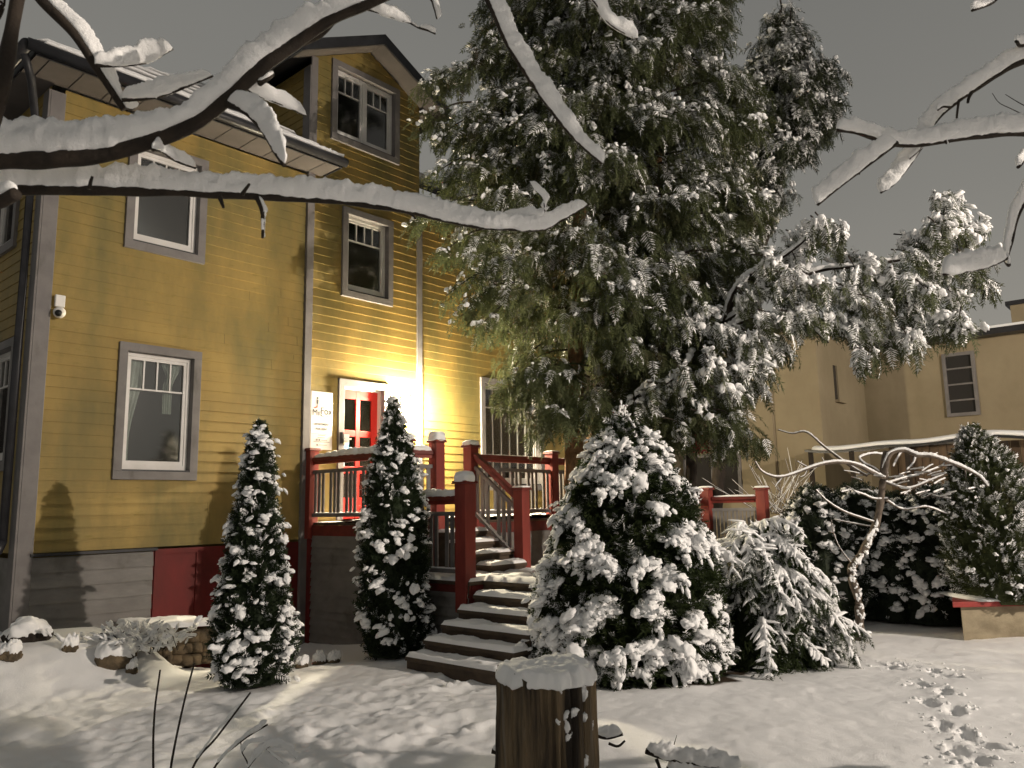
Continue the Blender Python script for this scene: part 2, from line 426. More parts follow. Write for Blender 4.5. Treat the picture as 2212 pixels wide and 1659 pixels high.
# ------------------------------------------------------------------ ground
STUMP = at(1183, 1600, 4.0)[:2]
BUSH = gnd(1385, 1470, 0)[:2]+FH[:2]*.55
WEEP = gnd(1640, 1425, 0)[:2]
T1 = at(545, 1440, 8.8)[:2]; T2 = at(852, 1420, 10.4)[:2]
def G0(X, Y):
    u = X; n = -Y
    z = -.44*np.exp(-((u-2.9)/1.35)**2-(n/1.9)**2)
    z = z+.42*sstep(1.25, .75, u)*sstep(2.3, 1.2, n)*sstep(-6, 0, u+3)
    d = (X-CAM[0])*FH[0]+(Y-CAM[1])*FH[1]
    z = z+.10*sstep(6.5, 3.0, d)
    P = np.c_[X, Y]
    z = z+.035*vn(P, .55, 3)*sstep(.4, 1.5, n)
    return z
PRINTS = [(1958, 1436, 1.3), (2016, 1448, 0), (1986, 1478, .5), (2040, 1496, -.1), (2004, 1518, .2), (2062, 1536, 0), (2036, 1565, .1), (2086, 1585, 0), (2066, 1618, .1), (2112, 1640, 0), (2092, 1672, 0), (2146, 1700, 0), (1925, 1440, 1.2), (2052, 1462, .8), (2130, 1610, 1.0)]
def ground_z(X, Y):
    z = G0(X, Y); P = np.c_[X, Y]
    d = (X-CAM[0])*FH[0]+(Y-CAM[1])*FH[1]; s = (X-CAM[0])*R0[0]+(Y-CAM[1])*R0[1]
    near = sstep(14, 9, d)
    ruf = sstep(.5, -1.2, s)*sstep(9.5, 7.6, d)           # trampled, lumpy snow on the left
    z = z+near*(.012*vn(P, 2.2, 5)+.006*vn(P, 6., 6))+ruf*(.017*fbm(P, 3.0, 3, 8)+.016*fbm(P, 9, 3, 9))
    z = z+near*(.004*vn(P, 16., 10)+.0025*vn(P, 31., 11))
    R = np.hypot(X-STUMP[0], Y-STUMP[1]); z = z+.07*np.exp(-((R-.3)/.16)**2)
    for i, (px, py, tw) in enumerate(PRINTS):
        c = gnd(px, py, 0)[:2]; dr = np.array([-.93, -.36]); a = math.atan2(dr[1], dr[0])+tw
        x = (X-c[0])*math.cos(a)+(Y-c[1])*math.sin(a); y = -(X-c[0])*math.sin(a)+(Y-c[1])*math.cos(a)
        q = np.sqrt((x/.145)**2+(y/.06)**2)*(1+.18*vn(P, 14, 80+i))
        z = z-.055*np.exp(-q**5)+.022*np.exp(-((q-1.55)/.5)**2)*np.maximum(fbm(P, 22, 2, 30+i), -.1)
    for px, py, L in ((985, 1468, .5), (880, 1478, .35), (1000, 1490, .3), (735, 1560, .3), (900, 1600, .4), (820, 1530, .3), (640, 1600, .35), (560, 1560, .3), (1000, 1560, .3)):
        c = gnd(px, py, 0)[:2]; q = ((X-c[0])/L)**2+((Y-c[1])/.16)**2; z = z-.035*np.exp(-q)+.03*np.exp(-((np.sqrt(q)-1.4)/.4)**2)*np.abs(vn(P, 9, 77))
    return z
def gpt(px, py):
    r = ray(px, py); lo, hi = 2., 40.
    ts = np.linspace(lo, hi, 1500); Q = CAM+r*ts[:, None]; k = np.argmax(Q[:, 2] < ground_z(Q[:, 0], Q[:, 1])); return Q[k]
def gz(x, y): return float(ground_z(np.array([x], float), np.array([y], float))[0])
ns = 560; s = np.linspace(-1, 1, ns); ax = 8.5*s+150*s**11
X, Y = np.meshgrid(2.6+ax, -6.4+ax, indexing='ij')
Z = ground_z(X.ravel(), Y.ravel())
ground = bulk('ground', np.c_[X.ravel(), Y.ravel(), Z], (np.arange(ns-1)[:, None]*ns+np.arange(ns-1)[None]).reshape(-1)[:, None]+np.array([0, ns, ns+1, 1])[None], None, MT['groundsnow'], None, True)
ground['kind'] = 'structure'; ground['label'] = 'snow covered garden ground with footprints on its right side'
soil = np.zeros(ns*ns, np.float32); P2 = np.c_[X.ravel(), Y.ravel()]
for c, rr in ((BUSH+np.array([.1, -.1]), 1.0), (BUSH+np.array([.75, -.1]), .5), (WEEP+np.array([.25, -.05]), .55), (WEEP+np.array([.0, .25]), .6)):
    q = np.hypot(P2[:, 0]-c[0], P2[:, 1]-c[1])/rr+.16*vn(P2, 5, 40); soil = np.maximum(soil, sstep(1.05, .95, q))
at_ = ground.data.attributes.new('soil', 'FLOAT', 'POINT'); at_.data.foreach_set('value', soil.astype(np.float32))

# ------------------------------------------------------------------ yellow house
house = thing('wooden_house', 'two storey house clad in mustard yellow boards with grey trim and gabled dormer', 'house', (0, 0, 0))
def gable_top(u): return 10.42-.51*abs(u-5.15)
WINS = {'g': (.89, 2.07, 2.28, 4.17), 's': (.87, 2.05, 5.52, 7.16), 'w2': (4.57, 5.72, 5.52, 7.16), 'dm': (4.29, 5.86, 8.34, 9.88), 'rw': (8.06, 10.05, 2.15, 4.46), 'rw2': (8.2, 9.6, 5.52, 7.16)}
DOOR = (4.54, 5.65, 1.60, 4.05)
TW = .115
OPEN = [(a+TW, b-TW, c+TW, d-TW) for a, b, c, d in WINS.values()]+[(DOOR[0]+TW, DOOR[1]-TW, 1.5, DOOR[3]-TW)]
def clap(mb, a0, a1, z0, z1, opens, pt, top=None, board=.15):
    """lapped boards; pt(a, out, z) -> point; openings cut out"""
    z = z0
    while z < z1-1e-4:
        ze = min(z+board, z1)
        cuts = sorted({z, ze}|{q for o in opens for q in (o[2], o[3]) if z < q < ze})
        for c0, c1 in zip(cuts[:-1], cuts[1:]):
            iv = [(a0, a1)]; mid = (c0+c1)/2
            for o in opens:
                if o[2] < mid < o[3]:
                    nv = []
                    for p, q in iv:
                        if o[1] <= p or o[0] >= q: nv.append((p, q)); continue
                        if o[0] > p: nv.append((p, o[0]))
                        if o[1] < q: nv.append((o[1], q))
                    iv = nv
            o0 = .014-.011*(c0-z)/board; o1 = .014-.011*(c1-z)/board
            for p, q in iv:
                jp = []; g = p
                while g < q-1e-6:                     # butt joints between board lengths
                    e = min(q, g+random.uniform(2.2, 4.2)); jp.append((g, e)); g = e
                for x0, x1 in jp:
                    e = x1-.003 if x1 < q else x1
                    L0, R0_, L1, R1 = x0, e, x0, e
                    if top is not None:               # under the gable slopes
                        h0, h1 = (10.43-c0)/.51, max(0, (10.43-c1)/.51); cl = lambda x, h: min(max(x, 5.15-h), 5.15+h)
                        if h0 <= 0: continue
                        L0, R0_, L1, R1 = cl(x0, h0), cl(e, h0), cl(x0, h1), cl(e, h1)
                        if R0_-L0 < 1e-4: continue
                    mb.poly([pt(L0, o0, c0), pt(R0_, o0, c0), pt(R1, o1, c1), pt(L1, o1, c1)])
                    if c0 == z: mb.poly([pt(L0, .0, c0), pt(R0_, .0, c0), pt(R0_, o0, c0), pt(L0, o0, c0)])
        z = ze
front = lambda a, o, z: (a, -o, z)
mb = MB(); clap(mb, 0, 3.88, 1.36, 7.52, OPEN, front); clap(mb, 3.88, 6.40, 1.36, 9.76, OPEN, front); clap(mb, 3.88, 6.40, 9.76, 10.43, OPEN, front, 1); clap(mb, 6.40, 11.4, 1.36, 7.7, OPEN, front)
wall = mb.build('wall', MT['yellow'], house)
mb = MB(); left = lambda a, o, z: (-.16-o, a, z)
LW = [(.55, 1.75, 2.40, 4.17), (.95, 2.15, 5.50, 7.16)]
clap(mb, 0, 9, 1.36, 7.52, [(a+TW, b-TW, c+TW, d-TW) for a, b, c, d in LW], left)
mb.build('wall', MT['yellow'], house)
# dormer cheek and right flank
mb = MB(); clap(mb, 0, 5, 7.6, 9.6, [], lambda a, o, z: (3.88-o, a, z)); mb.build('dormer_cheek', MT['yellow'], house)
mb = MB(); clap(mb, 0, 5, 7.6, 9.6, [], lambda a, o, z: (6.40+o, a, z)); mb.build('dormer_cheek', MT['yellow'], house)
mb = MB(); mb.poly([(11.4, 0, -.5), (11.4, 9, -.5), (11.4, 9, 7.6), (11.4, 0, 7.6)]); mb.poly([(-.16, 9, -.5), (11.4, 9, -.5), (11.4, 9, 7.6), (-.16, 9, 7.6)]); mb.build('rear_wall', MT['yellow'], house)
# dark rooms behind the glass
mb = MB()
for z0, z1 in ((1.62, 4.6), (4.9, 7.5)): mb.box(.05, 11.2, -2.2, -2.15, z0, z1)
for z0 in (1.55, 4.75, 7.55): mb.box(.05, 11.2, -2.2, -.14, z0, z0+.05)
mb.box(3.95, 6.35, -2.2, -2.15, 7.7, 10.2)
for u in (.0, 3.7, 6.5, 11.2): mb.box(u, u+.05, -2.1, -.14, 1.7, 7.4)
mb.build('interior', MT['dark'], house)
# trim boards (butted, 4.5 cm proud)
def trimboard(u0, u1, z0, z1, n1=.048, n0=0., m='grey'):
    MB().box(u0, u1, n0, n1, z0, z1).build('trim_board', MT[m], house, bevel=.004)
MB().box(-.185, .0, -.0, .05, .2, 7.45).build('corner_board', MT['grey'], house, bevel=.005)
MB().box(-.212, -.186, -.16, .05, .2, 7.45).build('corner_board', MT['grey'], house, bevel=.005)
trimboard(3.825, 3.96, -.4, 7.55, .07); trimboard(6.33, 6.45, 1.4, 7.9); trimboard(3.86, 3.99, 7.6, 9.74, .046); trimboard(11.3, 11.45, 0, 7.6)
MB().box(3.832, 3.857, -.16, .046, 7.6, 9.55).build('trim_board', MT['grey'], house)

def window(ax_, z0, z1, a0, a1, flip=None, style='tilt', curtain=False, dark=False):
    """trim > sash, pane, curtain.  ax_: maps (a0,a1,o0,o1,z0,z1) to a box"""
    mb = MB(); B = lambda m_, *q: ax_(m_, *q)
    for q in ((a0, a1, 0, .055, z1-TW, z1), (a0, a1, 0, .055, z0, z0+TW), (a0, a0+TW, 0, .055, z0+TW, z1-TW), (a1-TW, a1, 0, .055, z0+TW, z1-TW)): B(mb, *q)
    i0, i1, k0, k1 = a0+TW, a1-TW, z0+TW, z1-TW
    for q in ((i0-.02, i0, -.16, 0, k0, k1), (i1, i1+.02, -.16, 0, k0, k1), (i0, i1, -.16, 0, k1, k1+.02), (i0, i1, -.16, 0, k0-.02, k0)): B(mb, *q)
    win = mb.build('window', MT['grey'], house, bevel=.003)
    mb = MB(); B(mb, i0, i1, -.15, .035, k0, k0+.025); mb.build('sill', MT['gutter'], win)
    k0 += .026
    mb = MB(); t = .055
    def frame(x0, x1, y0, y1, t, n0, n1):
        for q in ((x0, x1, n0, n1, y1-t, y1), (x0, x1, n0, n1, y0, y0+t*1.3), (x0, x0+t, n0, n1, y0+t*1.3, y1-t), (x1-t, x1, n0, n1, y0+t*1.3, y1-t)): B(mb, *q)
    frame(i0+.002, i1-.002, k0, k1-.002, .05, -.13, -.055)
    panes = [(i0+.05, i1-.05)]
    if style == 'double':
        c = (i0+i1)/2; B(mb, c-.035, c+.035, -.125, -.05, k0+.06, k1-.05); panes = [(i0+.05, c-.035), (c+.035, i1-.05)]
    for p0, p1 in panes:
        y0, y1 = k0+.066, k1-.052
        frame(p0, p1, y0, y1, .045, -.12, -.07)
        g0, g1 = p0+.045, p1-.045; zc = y0+(y1-y0)*(.70 if style != 'bars' else .78)
        nb = {'tilt': 3, 'double': 2, 'bars': 5}[style]
        for j in range(1, nb+1):
            x = g0+(g1-g0)*j/(nb+1); B(mb, x-.011, x+.011, -.112, -.082, zc if style != 'bars' else y0+.05, y1-.045)
        B(mb, g0, g1, -.113, -.081, zc-.012, zc+.012)
    mb.build('sash', MT['white'], win)
    mb = MB(); B(mb, i0+.06, i1-.06, -.106, -.100, k0+.07, k1-.06); mb.build('pane', MT['glass'], win)
    if curtain:
        bag = Bag(); hh = k1-k0-.12
        for sd in (0, 1):
            nz, na = 30, 26; V = []
            for i in range(nz):
                zt = i/(nz-1)
                w_ = .30*(1-.62*sstep(0, .8, zt)) if sd == 0 else .30*(1-.55*sstep(0, .35, zt))
                for j in range(na):
                    q = j/(na-1); a = (i0+.05+w_*q) if sd == 0 else (i1-.08-.12*sstep(0, .5, zt)-w_*q)
                    V.append((a, .17+.018*math.sin(q*26+zt*3)+.02*zt, k1-.06-zt*hh*(1 if sd == 0 else .5)))
            bag.add(np.array(V), (np.arange(nz-1)[:, None]*na+np.arange(na-1)[None]).reshape(-1)[:, None]+np.array([0, 1, na+1, na])[None])
        bag.build('curtain', MT['curtain'], win, True)
    return win
fb = lambda m_, a0, a1, o0, o1, z0, z1: m_.box(a0, a1, o0, o1, z0, z1)
lb = lambda m_, a0, a1, o0, o1, z0, z1: m_.box(-.16-o1, -.16-o0, -a1, -a0, z0, z1)
for k, (a, b_, c, d) in WINS.items():
    window(fb, c, d, a, b_, style={'dm': 'double', 'rw': 'bars'}.get(k, 'tilt'), curtain=(k == 'g'))
for a, b_, c, d in LW: window(lb, c, d, a, b_)
# entrance door
mb = MB(); a, b_, c, d = DOOR
for q in ((a, b_, 0, .055, d-TW, d), (a, a+TW, 0, .055, c+.05, d-TW), (b_-TW, b_, 0, .055, c+.05, d-TW)): mb.box(*q)
for q in ((a+TW-.02, a+TW, -.2, 0, c, d-TW), (b_-TW, b_-TW+.02, -.2, 0, c, d-TW), (a+TW, b_-TW, -.2, 0, d-TW, d-TW+.02)): mb.box(*q)
door = mb.build('door', MT['grey'], house, bevel=.003)
mb = MB().use(MT['white']); x0, x1, y1 = a+TW, b_-TW, d-TW
for q in ((x0, x1, -.2, -.05, y1-.035, y1), (x0, x0+.03, -.2, -.05, c, y1-.035), (x1-.03, x1, -.2, -.05, c, y1-.035)): mb.box(*q)
mb.build('door_frame', None, door)
mb = MB(); x0 += .03; x1 -= .03; y1 -= .035; ys = [1.66, 2.02, 2.44, 2.62, 3.06, 3.17, y1-.17, y1]
xc = (x0+x1)/2-.02
for q in ((x0, x0+.075, -.17, -.12, 1.66, y1), (x1-.13, x1, -.17, -.12, 1.66, y1), (xc-.045, xc+.045, -.17, -.12, 1.66, y1)): mb.box(*q)
for z0, z1 in ((1.66, 2.02), (2.44, 2.56), (3.08, 3.19), (y1-.16, y1)):
    mb.box(x0+.075, xc-.045, -.168, -.122, z0, z1); mb.box(xc+.045, x1-.13, -.168, -.122, z0, z1)
mb.build('door_leaf', MT['doorred'], door, bevel=.004)
MB().box(x0+.07, x1-.12, -.15, -.146, 2.0, y1-.15).build('pane', MT['glass'], door)
mb = MB(); mb.box(xc+.3, xc+.36, -.9, -.5, 1.7, 3.7); mb.build('inner_post', MT['doorbrown'], door)
mb = MB().use(MT['black']); mb.box(a+.035, a+.085, .055, .085, 2.93, 3.12); mb.use(MT['metal']); mb.box(a+.09, a+.21, .056, .07, 2.95, 3.09); mb.box(a+.1, a+.24, .085, .1, 3.0, 3.03)
mb.build('door_handle', None, door)
mb = MB().use(MT['blue']); mb.box(x0+.09, x0+.22, -.145, -.142, 2.86, 3.06)
mb.use(MT['stick']); c_ = (x0+.155, .1395, 2.97); mb.poly([(c_[0]+.045*math.cos(t), c_[1], c_[2]+.045*math.sin(t)) for t in np.linspace(0, 2*math.pi, 20)[:-1]]); mb.build('sticker', None, door)
mb = MB().use(MT['sign']); mb.box(x0+.085, x0+.13, -.145, -.142, 2.5, 2.78); mb.use(MT['blue']); mb.box(x0+.09, x0+.125, -.1418, -.141, 2.58, 2.66); mb.build('sticker', None, door)
# plinth, cellar doors
mb = MB(); clap(mb, 0, 1.50, -.6, 1.3, [], lambda a, o, z: (a, -.02-o*2.4, z), board=.19); mb.build('plinth', MT['greyboard'], house)
mb = MB(); clap(mb, 0, 9, -.6, 1.3, [], lambda a, o, z: (-.18-o, a, z), board=.19); mb.build('plinth', MT['greyboard'], house)
MB().box(-.03, 1.54, 0, .075, 1.315, 1.352).build('plinth_ledge', MT['gutter'], house)
mb = MB(); mb.box(1.50, 3.82, -.02, .02, -.6, 1.31)
cel = mb.build('cellar_door', MT['cellar'], house)
mb = MB()
for u in (1.52, 2.12, 2.72, 3.3): mb.box(u, u+.09, .02, .045, -.5, 1.26)
mb.box(1.52, 3.8, .02, .046, 1.26, 1.33); mb.build('door_batten', MT['cellar'], cel)
MB().box(6.4, 11.4, -.02, .02, -.6, 1.35).build('plinth', MT['greyboard'], house)
# main roof: hipped, tile courses as real steps, snow lying on each
EV = 7.6; SL = .66
def course(parent, side):
    rows = 7; run = 5.2; bag = MB(); sn = Bag()
    for i in range(rows):
        d0 = run*i/rows; d1 = run*(i+1)/rows; zz = lambda d: EV+.06+SL*d
        lift = .085
        if side == 'front':
            segs = [((-.58+d0), 3.86 if d1 < 3.6 else 5.0, 1), (6.45, 11.9-d0, 1)]
            for a0, a1, _ in segs:
                if a1-a0 < .2: continue
                y0, y1 = -.62+d0, -.62+d1; e = (d1-d0) if a0 < 3 else 0
                p = [(a0, y0, zz(d0)+lift), (a1, y0, zz(d0)+lift), (a1, y1, zz(d1)+.005), (a0+e, y1, zz(d1)+.005)]
                q = [(a0, y0, zz(d0)-.03), (a1, y0, zz(d0)-.03)]
                bag.poly(p); bag.poly([q[0], q[1], p[1], p[0]])
                L = a1-a0; k = max(2, int(L/.12)); g = np.linspace(a0+.05, a1-.03, k)
                loc = np.c_[g, np.full(k, y0+.22), np.full(k, zz(d0)+lift-.03+.22*SL*.9)]
                sn.add(*loaf_arr(loc, .13, .05, seed=i*3, rough=.3, nsc=9))
        else:
            a0 = -.58+d0; y0, y1 = -.62+d0, 9.5
            p = [(a0, y0, zz(d0)+lift), (-.58+d1, -.62+d1, zz(d1)+.005), (-.58+d1, y1, zz(d1)+.005), (a0, y1, zz(d0)+lift)]
            bag.poly(p); bag.poly([(a0, y0, zz(d0)-.03), p[0], p[3], (a0, y1, zz(d0)-.03)])
            k = 40; g = np.linspace(y0+.1, y1, k)
            sn.add(*loaf_arr(np.c_[np.full(k, a0+.22), g, np.full(k, zz(d0)+lift-.03+.2*SL)], .19, .09, seed=i*5+1, rough=.3, nsc=9))
    o = bag.build('roof', MT['roof'], parent); sn.build('roof_snow', MT['snow'], o, True); return o
course(house, 'front'); course(house, 'left')
mb = MB(); mb.box(-.55, 3.86, .0, .60, EV-.05, EV-.02); mb.box(6.42, 11.8, .0, .60, EV-.05, EV-.02); mb.box(3.86, 4.08, .05, .60, EV-.05, EV-.02)
mb.poly([(-.55, -.0, EV-.05), (-.16, 0, EV-.05), (-.16, 9.4, EV-.05), (-.55, 9.4, EV-.05)]); mb.build('soffit', MT['soffit'], house)
for q in np.arange(-.4, 4.0, .42): MB().box(q, q+.008, .02, .58, EV-.056, EV-.0505).build('soffit_joint', MT['gutter'], house)
def gutter(pts):
    mb = MB(); mb.tube(np.array(pts), .075, 14); mb.build('gutter', MT['gutter'], house, True)
gutter([(-.68, -.68, EV+.02), (2, -.68, EV+.02), (4.15, -.68, EV+.02)]); gutter([(-.68, -.66, EV+.02), (-.68, 4, EV+.02), (-.68, 9.4, EV+.02)]); gutter([(6.3, -.68, EV+.12), (8, -.68, EV+.12), (11.9, -.68, EV+.12)])
mb = MB(); mb.box(-.56, 4.1, .60, .625, EV-.06, EV+.12); mb.box(6.42, 11.85, .60, .625, EV-.06, EV+.12); mb.poly([(-.58, -.62, EV-.06), (-.58, 9.4, EV-.06), (-.58, 9.4, EV+.12), (-.58, -.62, EV+.12)]); mb.box(4.1, 4.12, .1, .62, EV-.06, EV+.12); mb.build('fascia', MT['gutter'], house)
loaf('gutter_snow', [(-.5, -.66, EV+.1), (2, -.66, EV+.1), (4.1, -.66, EV+.1)], .07, .055, house, rough=.3)
mb = MB(); mb.tube([(-.30, .1, 1.5), (-.30, .1, 4), (-.30, .1, 7.0), (-.5, -.3, 7.35), (-.66, -.5, 7.58)], .05, 10); mb.tube([(-.30, .1, 1.52), (-.34, .1, 1.40), (-.5, .12, 1.3)], .055, 10); mb.build('downpipe', MT['gutter'], house, True)
# dormer gable roof
mb = MB(); ap = 10.52; hs = 1.72
gz_ = lambda u: ap-.51*abs(u-5.15)
for sg in (-1, 1):
    e = 5.15+sg*hs; t = .13
    P_ = [(5.15, -.42, ap), (e, -.42, gz_(e)), (e, 4.6, gz_(e)), (5.15, 4.6, ap)]
    mb.hexa([(x, y, z-t) for x, y, z in P_]+P_)
roof2 = mb.build('dormer_roof', MT['roof'], house)
mb = MB()
for sg in (-1, 1):
    e = 5.15+sg*(hs-.06); P_ = [(5.15, -.405, ap-.15), (e, -.405, gz_(e)-.135), (e, .02, gz_(e)-.135), (5.15, .02, ap-.15)]
    mb.poly(P_)
mb.build('soffit', MT['soffit'], roof2)
mb = MB()
for sg in (-1, 1):
    e = 5.15+sg*(hs+.03); a_ = (5.15, -.45, ap-.05); b2 = (e, -.45, gz_(e)-.05)
    mb.hexa([(a_[0], -.47, ap-.17), (b2[0], -.47, gz_(e)-.17), (b2[0], -.425, gz_(e)-.17), (a_[0], -.425, ap-.17), (a_[0], -.47, ap+.03), (b2[0], -.47, gz_(e)+.03), (b2[0], -.425, gz_(e)+.03), (a_[0], -.425, ap+.03)])
mb.build('barge_board', MT['gutter'], roof2)
for sg in (-1, 1):
    e = 5.15+sg*(hs-.05); k = 30; u_ = np.linspace(5.15, e, k)
    bulk('roof_snow', *loaf_arr(np.c_[u_, np.full(k, -.25), ap-.51*np.abs(u_-5.15)+.0], .15, .06, seed=9, rough=.3, nsc=9), MT['snow'], roof2, True)
MB().hexa([(6.4+.0, -.1, 9.55), (6.86, -.1, 9.52), (6.86, 4, 9.52), (6.4, 4, 9.55), (6.4, -.1, 9.6), (6.86, -.1, 9.58), (6.86, 4, 9.58), (6.4, 4, 9.6)]).build('soffit', MT['soffit'], roof2)

# things on the facade
sg = thing('sign', 'white upright guesthouse sign with dark lettering beside the red entrance door', 'sign', (4.19, -.03, 2.8))
MB().box(3.985, 4.41, .03, .05, 2.81, 3.78).build('panel', MT['sign'], sg, bevel=.004)
def text(body, size, u, z, m, parent, sx=1., name='lettering', wt=.0):
    c = D.curves.new(name, 'FONT'); c.body = body; c.size = size; c.align_x = 'CENTER'; c.extrude = .001; c.offset = wt
    o = D.objects.new(name, c); COL.objects.link(o); dg = bpy.context.evaluated_depsgraph_get()
    me = D.meshes.new_from_object(o.evaluated_get(dg)); D.objects.remove(o); D.curves.remove(c)
    for v in me.vertices: v.co = Vector((u+v.co.x*sx, -.0525, z+v.co.y))-Vector(wloc(parent))
    me.materials.clear(); me.materials.append(MT[m]); return link(name, me, parent)
text('Mr.', .15, 4.105, 3.375, 'ink', sg, .95); text('Fox', .17, 4.285, 3.40, 'ink', sg, .92)
text('APARTMENT', .052, 4.20, 3.215, 'inkgrey', sg, 1, wt=.001); text('FOR RENT', .052, 4.20, 3.135, 'inkgrey', sg, 1, wt=.001)
mb = MB()
for i in range(12):
    t0, t1 = math.pi*(1.12+.62*i/12), math.pi*(1.12+.62*(i+1)/12); c0 = (4.25, 3.44)
    mb.poly([(c0[0]+r_*math.cos(t), -.0527, c0[1]+r_*.75*math.sin(t)) for r_, t in ((.105, t0), (.105, t1), (.115, t1), (.115, t0))])
mb.build('swash', MT['ink'], sg)
mb = MB().use(MT['ink'])
mb.poly([(4.11+.017*math.cos(t), -.0526, 3.665+.02*math.sin(t)) for t in np.linspace(0, 6.28, 14)[:-1]])
mb.poly([(4.092, -.0526, 3.64), (4.128, -.0526, 3.64), (4.125, -.0526, 3.565), (4.095, -.0526, 3.565)])
mb.use(MT['stone']); mb.poly([(4.098, -.0526, 3.563), (4.108, -.0526, 3.563), (4.106, -.0526, 3.50), (4.099, -.0526, 3.50)]); mb.poly([(4.113, -.0526, 3.563), (4.123, -.0526, 3.563), (4.121, -.0526, 3.50), (4.114, -.0526, 3.50)])
mb.use(MT['inkred']); mb.poly([(4.10, -.0527, 3.56), (4.088, -.0527, 3.53), (4.06, -.0527, 3.505), (4.035, -.0527, 3.515), (4.05, -.0527, 3.49), (4.085, -.0527, 3.495), (4.10, -.0527, 3.52)])
mb.build('emblem', None, sg)
mb = MB().use(MT['inkgrey'])
for u0, u1, z in ((4.13, 4.28, 3.045), (4.12, 4.27, 3.005), (4.19, 4.31, 2.965), (4.04, 4.36, 2.935), (4.15, 4.31, 2.885)): mb.box(u0, u1, .0515, .0525, z, z+.008)
for u0, z in ((4.09, 2.955), (4.14, 2.955), (4.10, 2.87)): mb.box(u0, u0+.033, .0515, .0525, z, z+.033)
mb.box(4.0, 4.4, .0515, .0522, 3.07, 3.073); mb.build('small_print', None, sg)
lp = thing('wall_lantern', 'brightly glowing wall lantern between the red door and a grey trim post', 'lamp', (5.98, 0, 3.62))
mb = MB(); mb.box(5.93, 6.03, .02, .05, 3.62, 3.86); mb.tube([(5.98, -.05, 3.8), (5.98, -.16, 3.88), (5.98, -.26, 3.86)], .014, 8); mb.tube([(5.98, -.26, 3.80), (5.98, -.26, 3.86)], .06, 12); mb.build('bracket', MT['gutter'], lp)
V, T = ico(3); LAMPG = emit('lantern_glow', (1., .86, .60), 2500.)
bulk('globe', V*np.array([.125, .125, .145])+np.array([5.98, -.26, 3.66]), None, T, LAMPG, lp, True)
cm = thing('security_camera', 'small white dome camera on the left corner of the yellow wall', 'camera', (.06, 0, 4.4))
MB().box(.03, .15, .05, .10, 4.50, 4.66).build('junction_box', MT['white'], cm, bevel=.01)
V, T = ico(2); bulk('dome', V*.075+np.array([.08, -.12, 4.42]), None, T, MT['white'], cm, True); bulk('lens', V*.045+np.array([.055, -.165, 4.40]), None, T, MT['black'], cm, True)
fl = thing('floor_lamp', 'mushroom shaped floor lamp standing unlit behind the upper window', 'lamp', (4.85, .36, 4.8))
mb = MB(); mb.tube([(4.85, .36, 4.8), (4.85, .36, 5.6), (4.85, .36, 6.4)], .018, 8); mb.build('stem', MT['doorbrown'], fl)
a_ = np.linspace(0, 1, 8); V, Q, T = tube_arr(np.c_[np.full(8, 4.85), np.full(8, .36), 6.36+.13*a_], .2*np.sqrt(1-a_**2)+.01, 20); bulk('lamp_shade', V, Q, T, MT['white'], fl, True)
# ------------------------------------------------------------------ porch with its stairs
porch = thing('porch', 'wooden porch with red posts, grey balusters and snowy turning stairs', 'porch', (4.5, -2.5, 0))
DZ = 1.62; LZ = .90
def pbox(name, m, *q, parent=porch, bevel=.004, **k):
    return MB().box(*q).build(name, MT[m], parent, bevel=bevel)
mb = MB()
for i in range(18): mb.box(3.98, 9.9, .06+i*.135, .06+i*.135+.128, DZ-.035, DZ)
mb.build('deck', MT['step'], porch)
mb = MB(); mb.box(3.955, 3.98, .06, 2.5, DZ-.2, DZ-.037); mb.box(3.955, 4.45, 2.5, 2.53, DZ-.2, DZ-.037); mb.box(5.28, 9.9, 2.5, 2.53, DZ-.2, DZ-.037); mb.build('beam', MT['redrail'], porch)
mb = MB(); clap(mb, .06, 2.5, -.8, DZ-.2, [], lambda a, o, z: (3.99-o*2.4, -a, z), board=.12); clap(mb, 3.99, 4.45, -.8, DZ-.2, [], lambda a, o, z: (a, -2.49-o*2.2, z), board=.12); clap(mb, 5.28, 9.9, -.5, DZ-.2, [], lambda a, o, z: (a, -2.49-o*2.2, z), board=.12)
mb.build('skirting', MT['greyboard'], porch)
pbox('corner_board', 'cellar', 3.945, 4.05, -.0+.06, .16, -.7, DZ-.201)
# lower flight climbs along the house front, upper flight climbs towards the door
snow_lumps = []
def tread(u0, u1, n0, n1, z, rise, front, sn=.06, seed=0):
    """one step: board, riser below its front edge, snow with footmarks"""
    mb = MB(); mb.box(u0, u1, n0, n1, z-.045, z)
    if front == 'u': mb.box(u0+.03, u0+.055, n0, n1, z-rise-.02, z-.046)
    else: mb.box(u0, u1, n1-.055, n1-.03, z-rise-.02, z-.046)
    st = mb.build('step', MT['step'], porch, bevel=.005)
    nx, ny = 40, 40; X, Y = np.meshgrid(np.linspace(0, 1, nx), np.linspace(0, 1, ny), indexing='ij')
    ex = np.minimum(np.minimum(X, 1-X)*(u1-u0), np.minimum(Y, 1-Y)*(n1-n0)).ravel()
    P = np.c_[(u0+.005+(u1-u0-.01)*X).ravel(), -(n0+.005+(n1-n0-.01)*Y).ravel()]
    h = sn*np.clip(ex/.03, 0, 1)**.5*(1+.25*fbm(P, 6, 3, seed))-.002
    foot = sstep(.1, .5, vn(P, 3.2, 90+seed))*np.clip(ex/.08, 0, 1); h = h*(1-.55*foot)+.02*np.maximum(fbm(P, 22, 2, seed+4), 0)*foot
    bulk('step_snow', np.c_[P, z+h], (np.arange(nx-1)[:, None]*ny+np.arange(ny-1)[None]).reshape(-1)[:, None]+np.array([0, ny, ny+1, 1])[None], None, MT['snow'], st, True)
for i in range(5):
    u = 2.70+.25*i; n0 = 3.90+.03*i
    tread(u, u+.29 if i < 4 else 3.98, n0, 5.35, .15*(i+1), .15, 'u', seed=i)
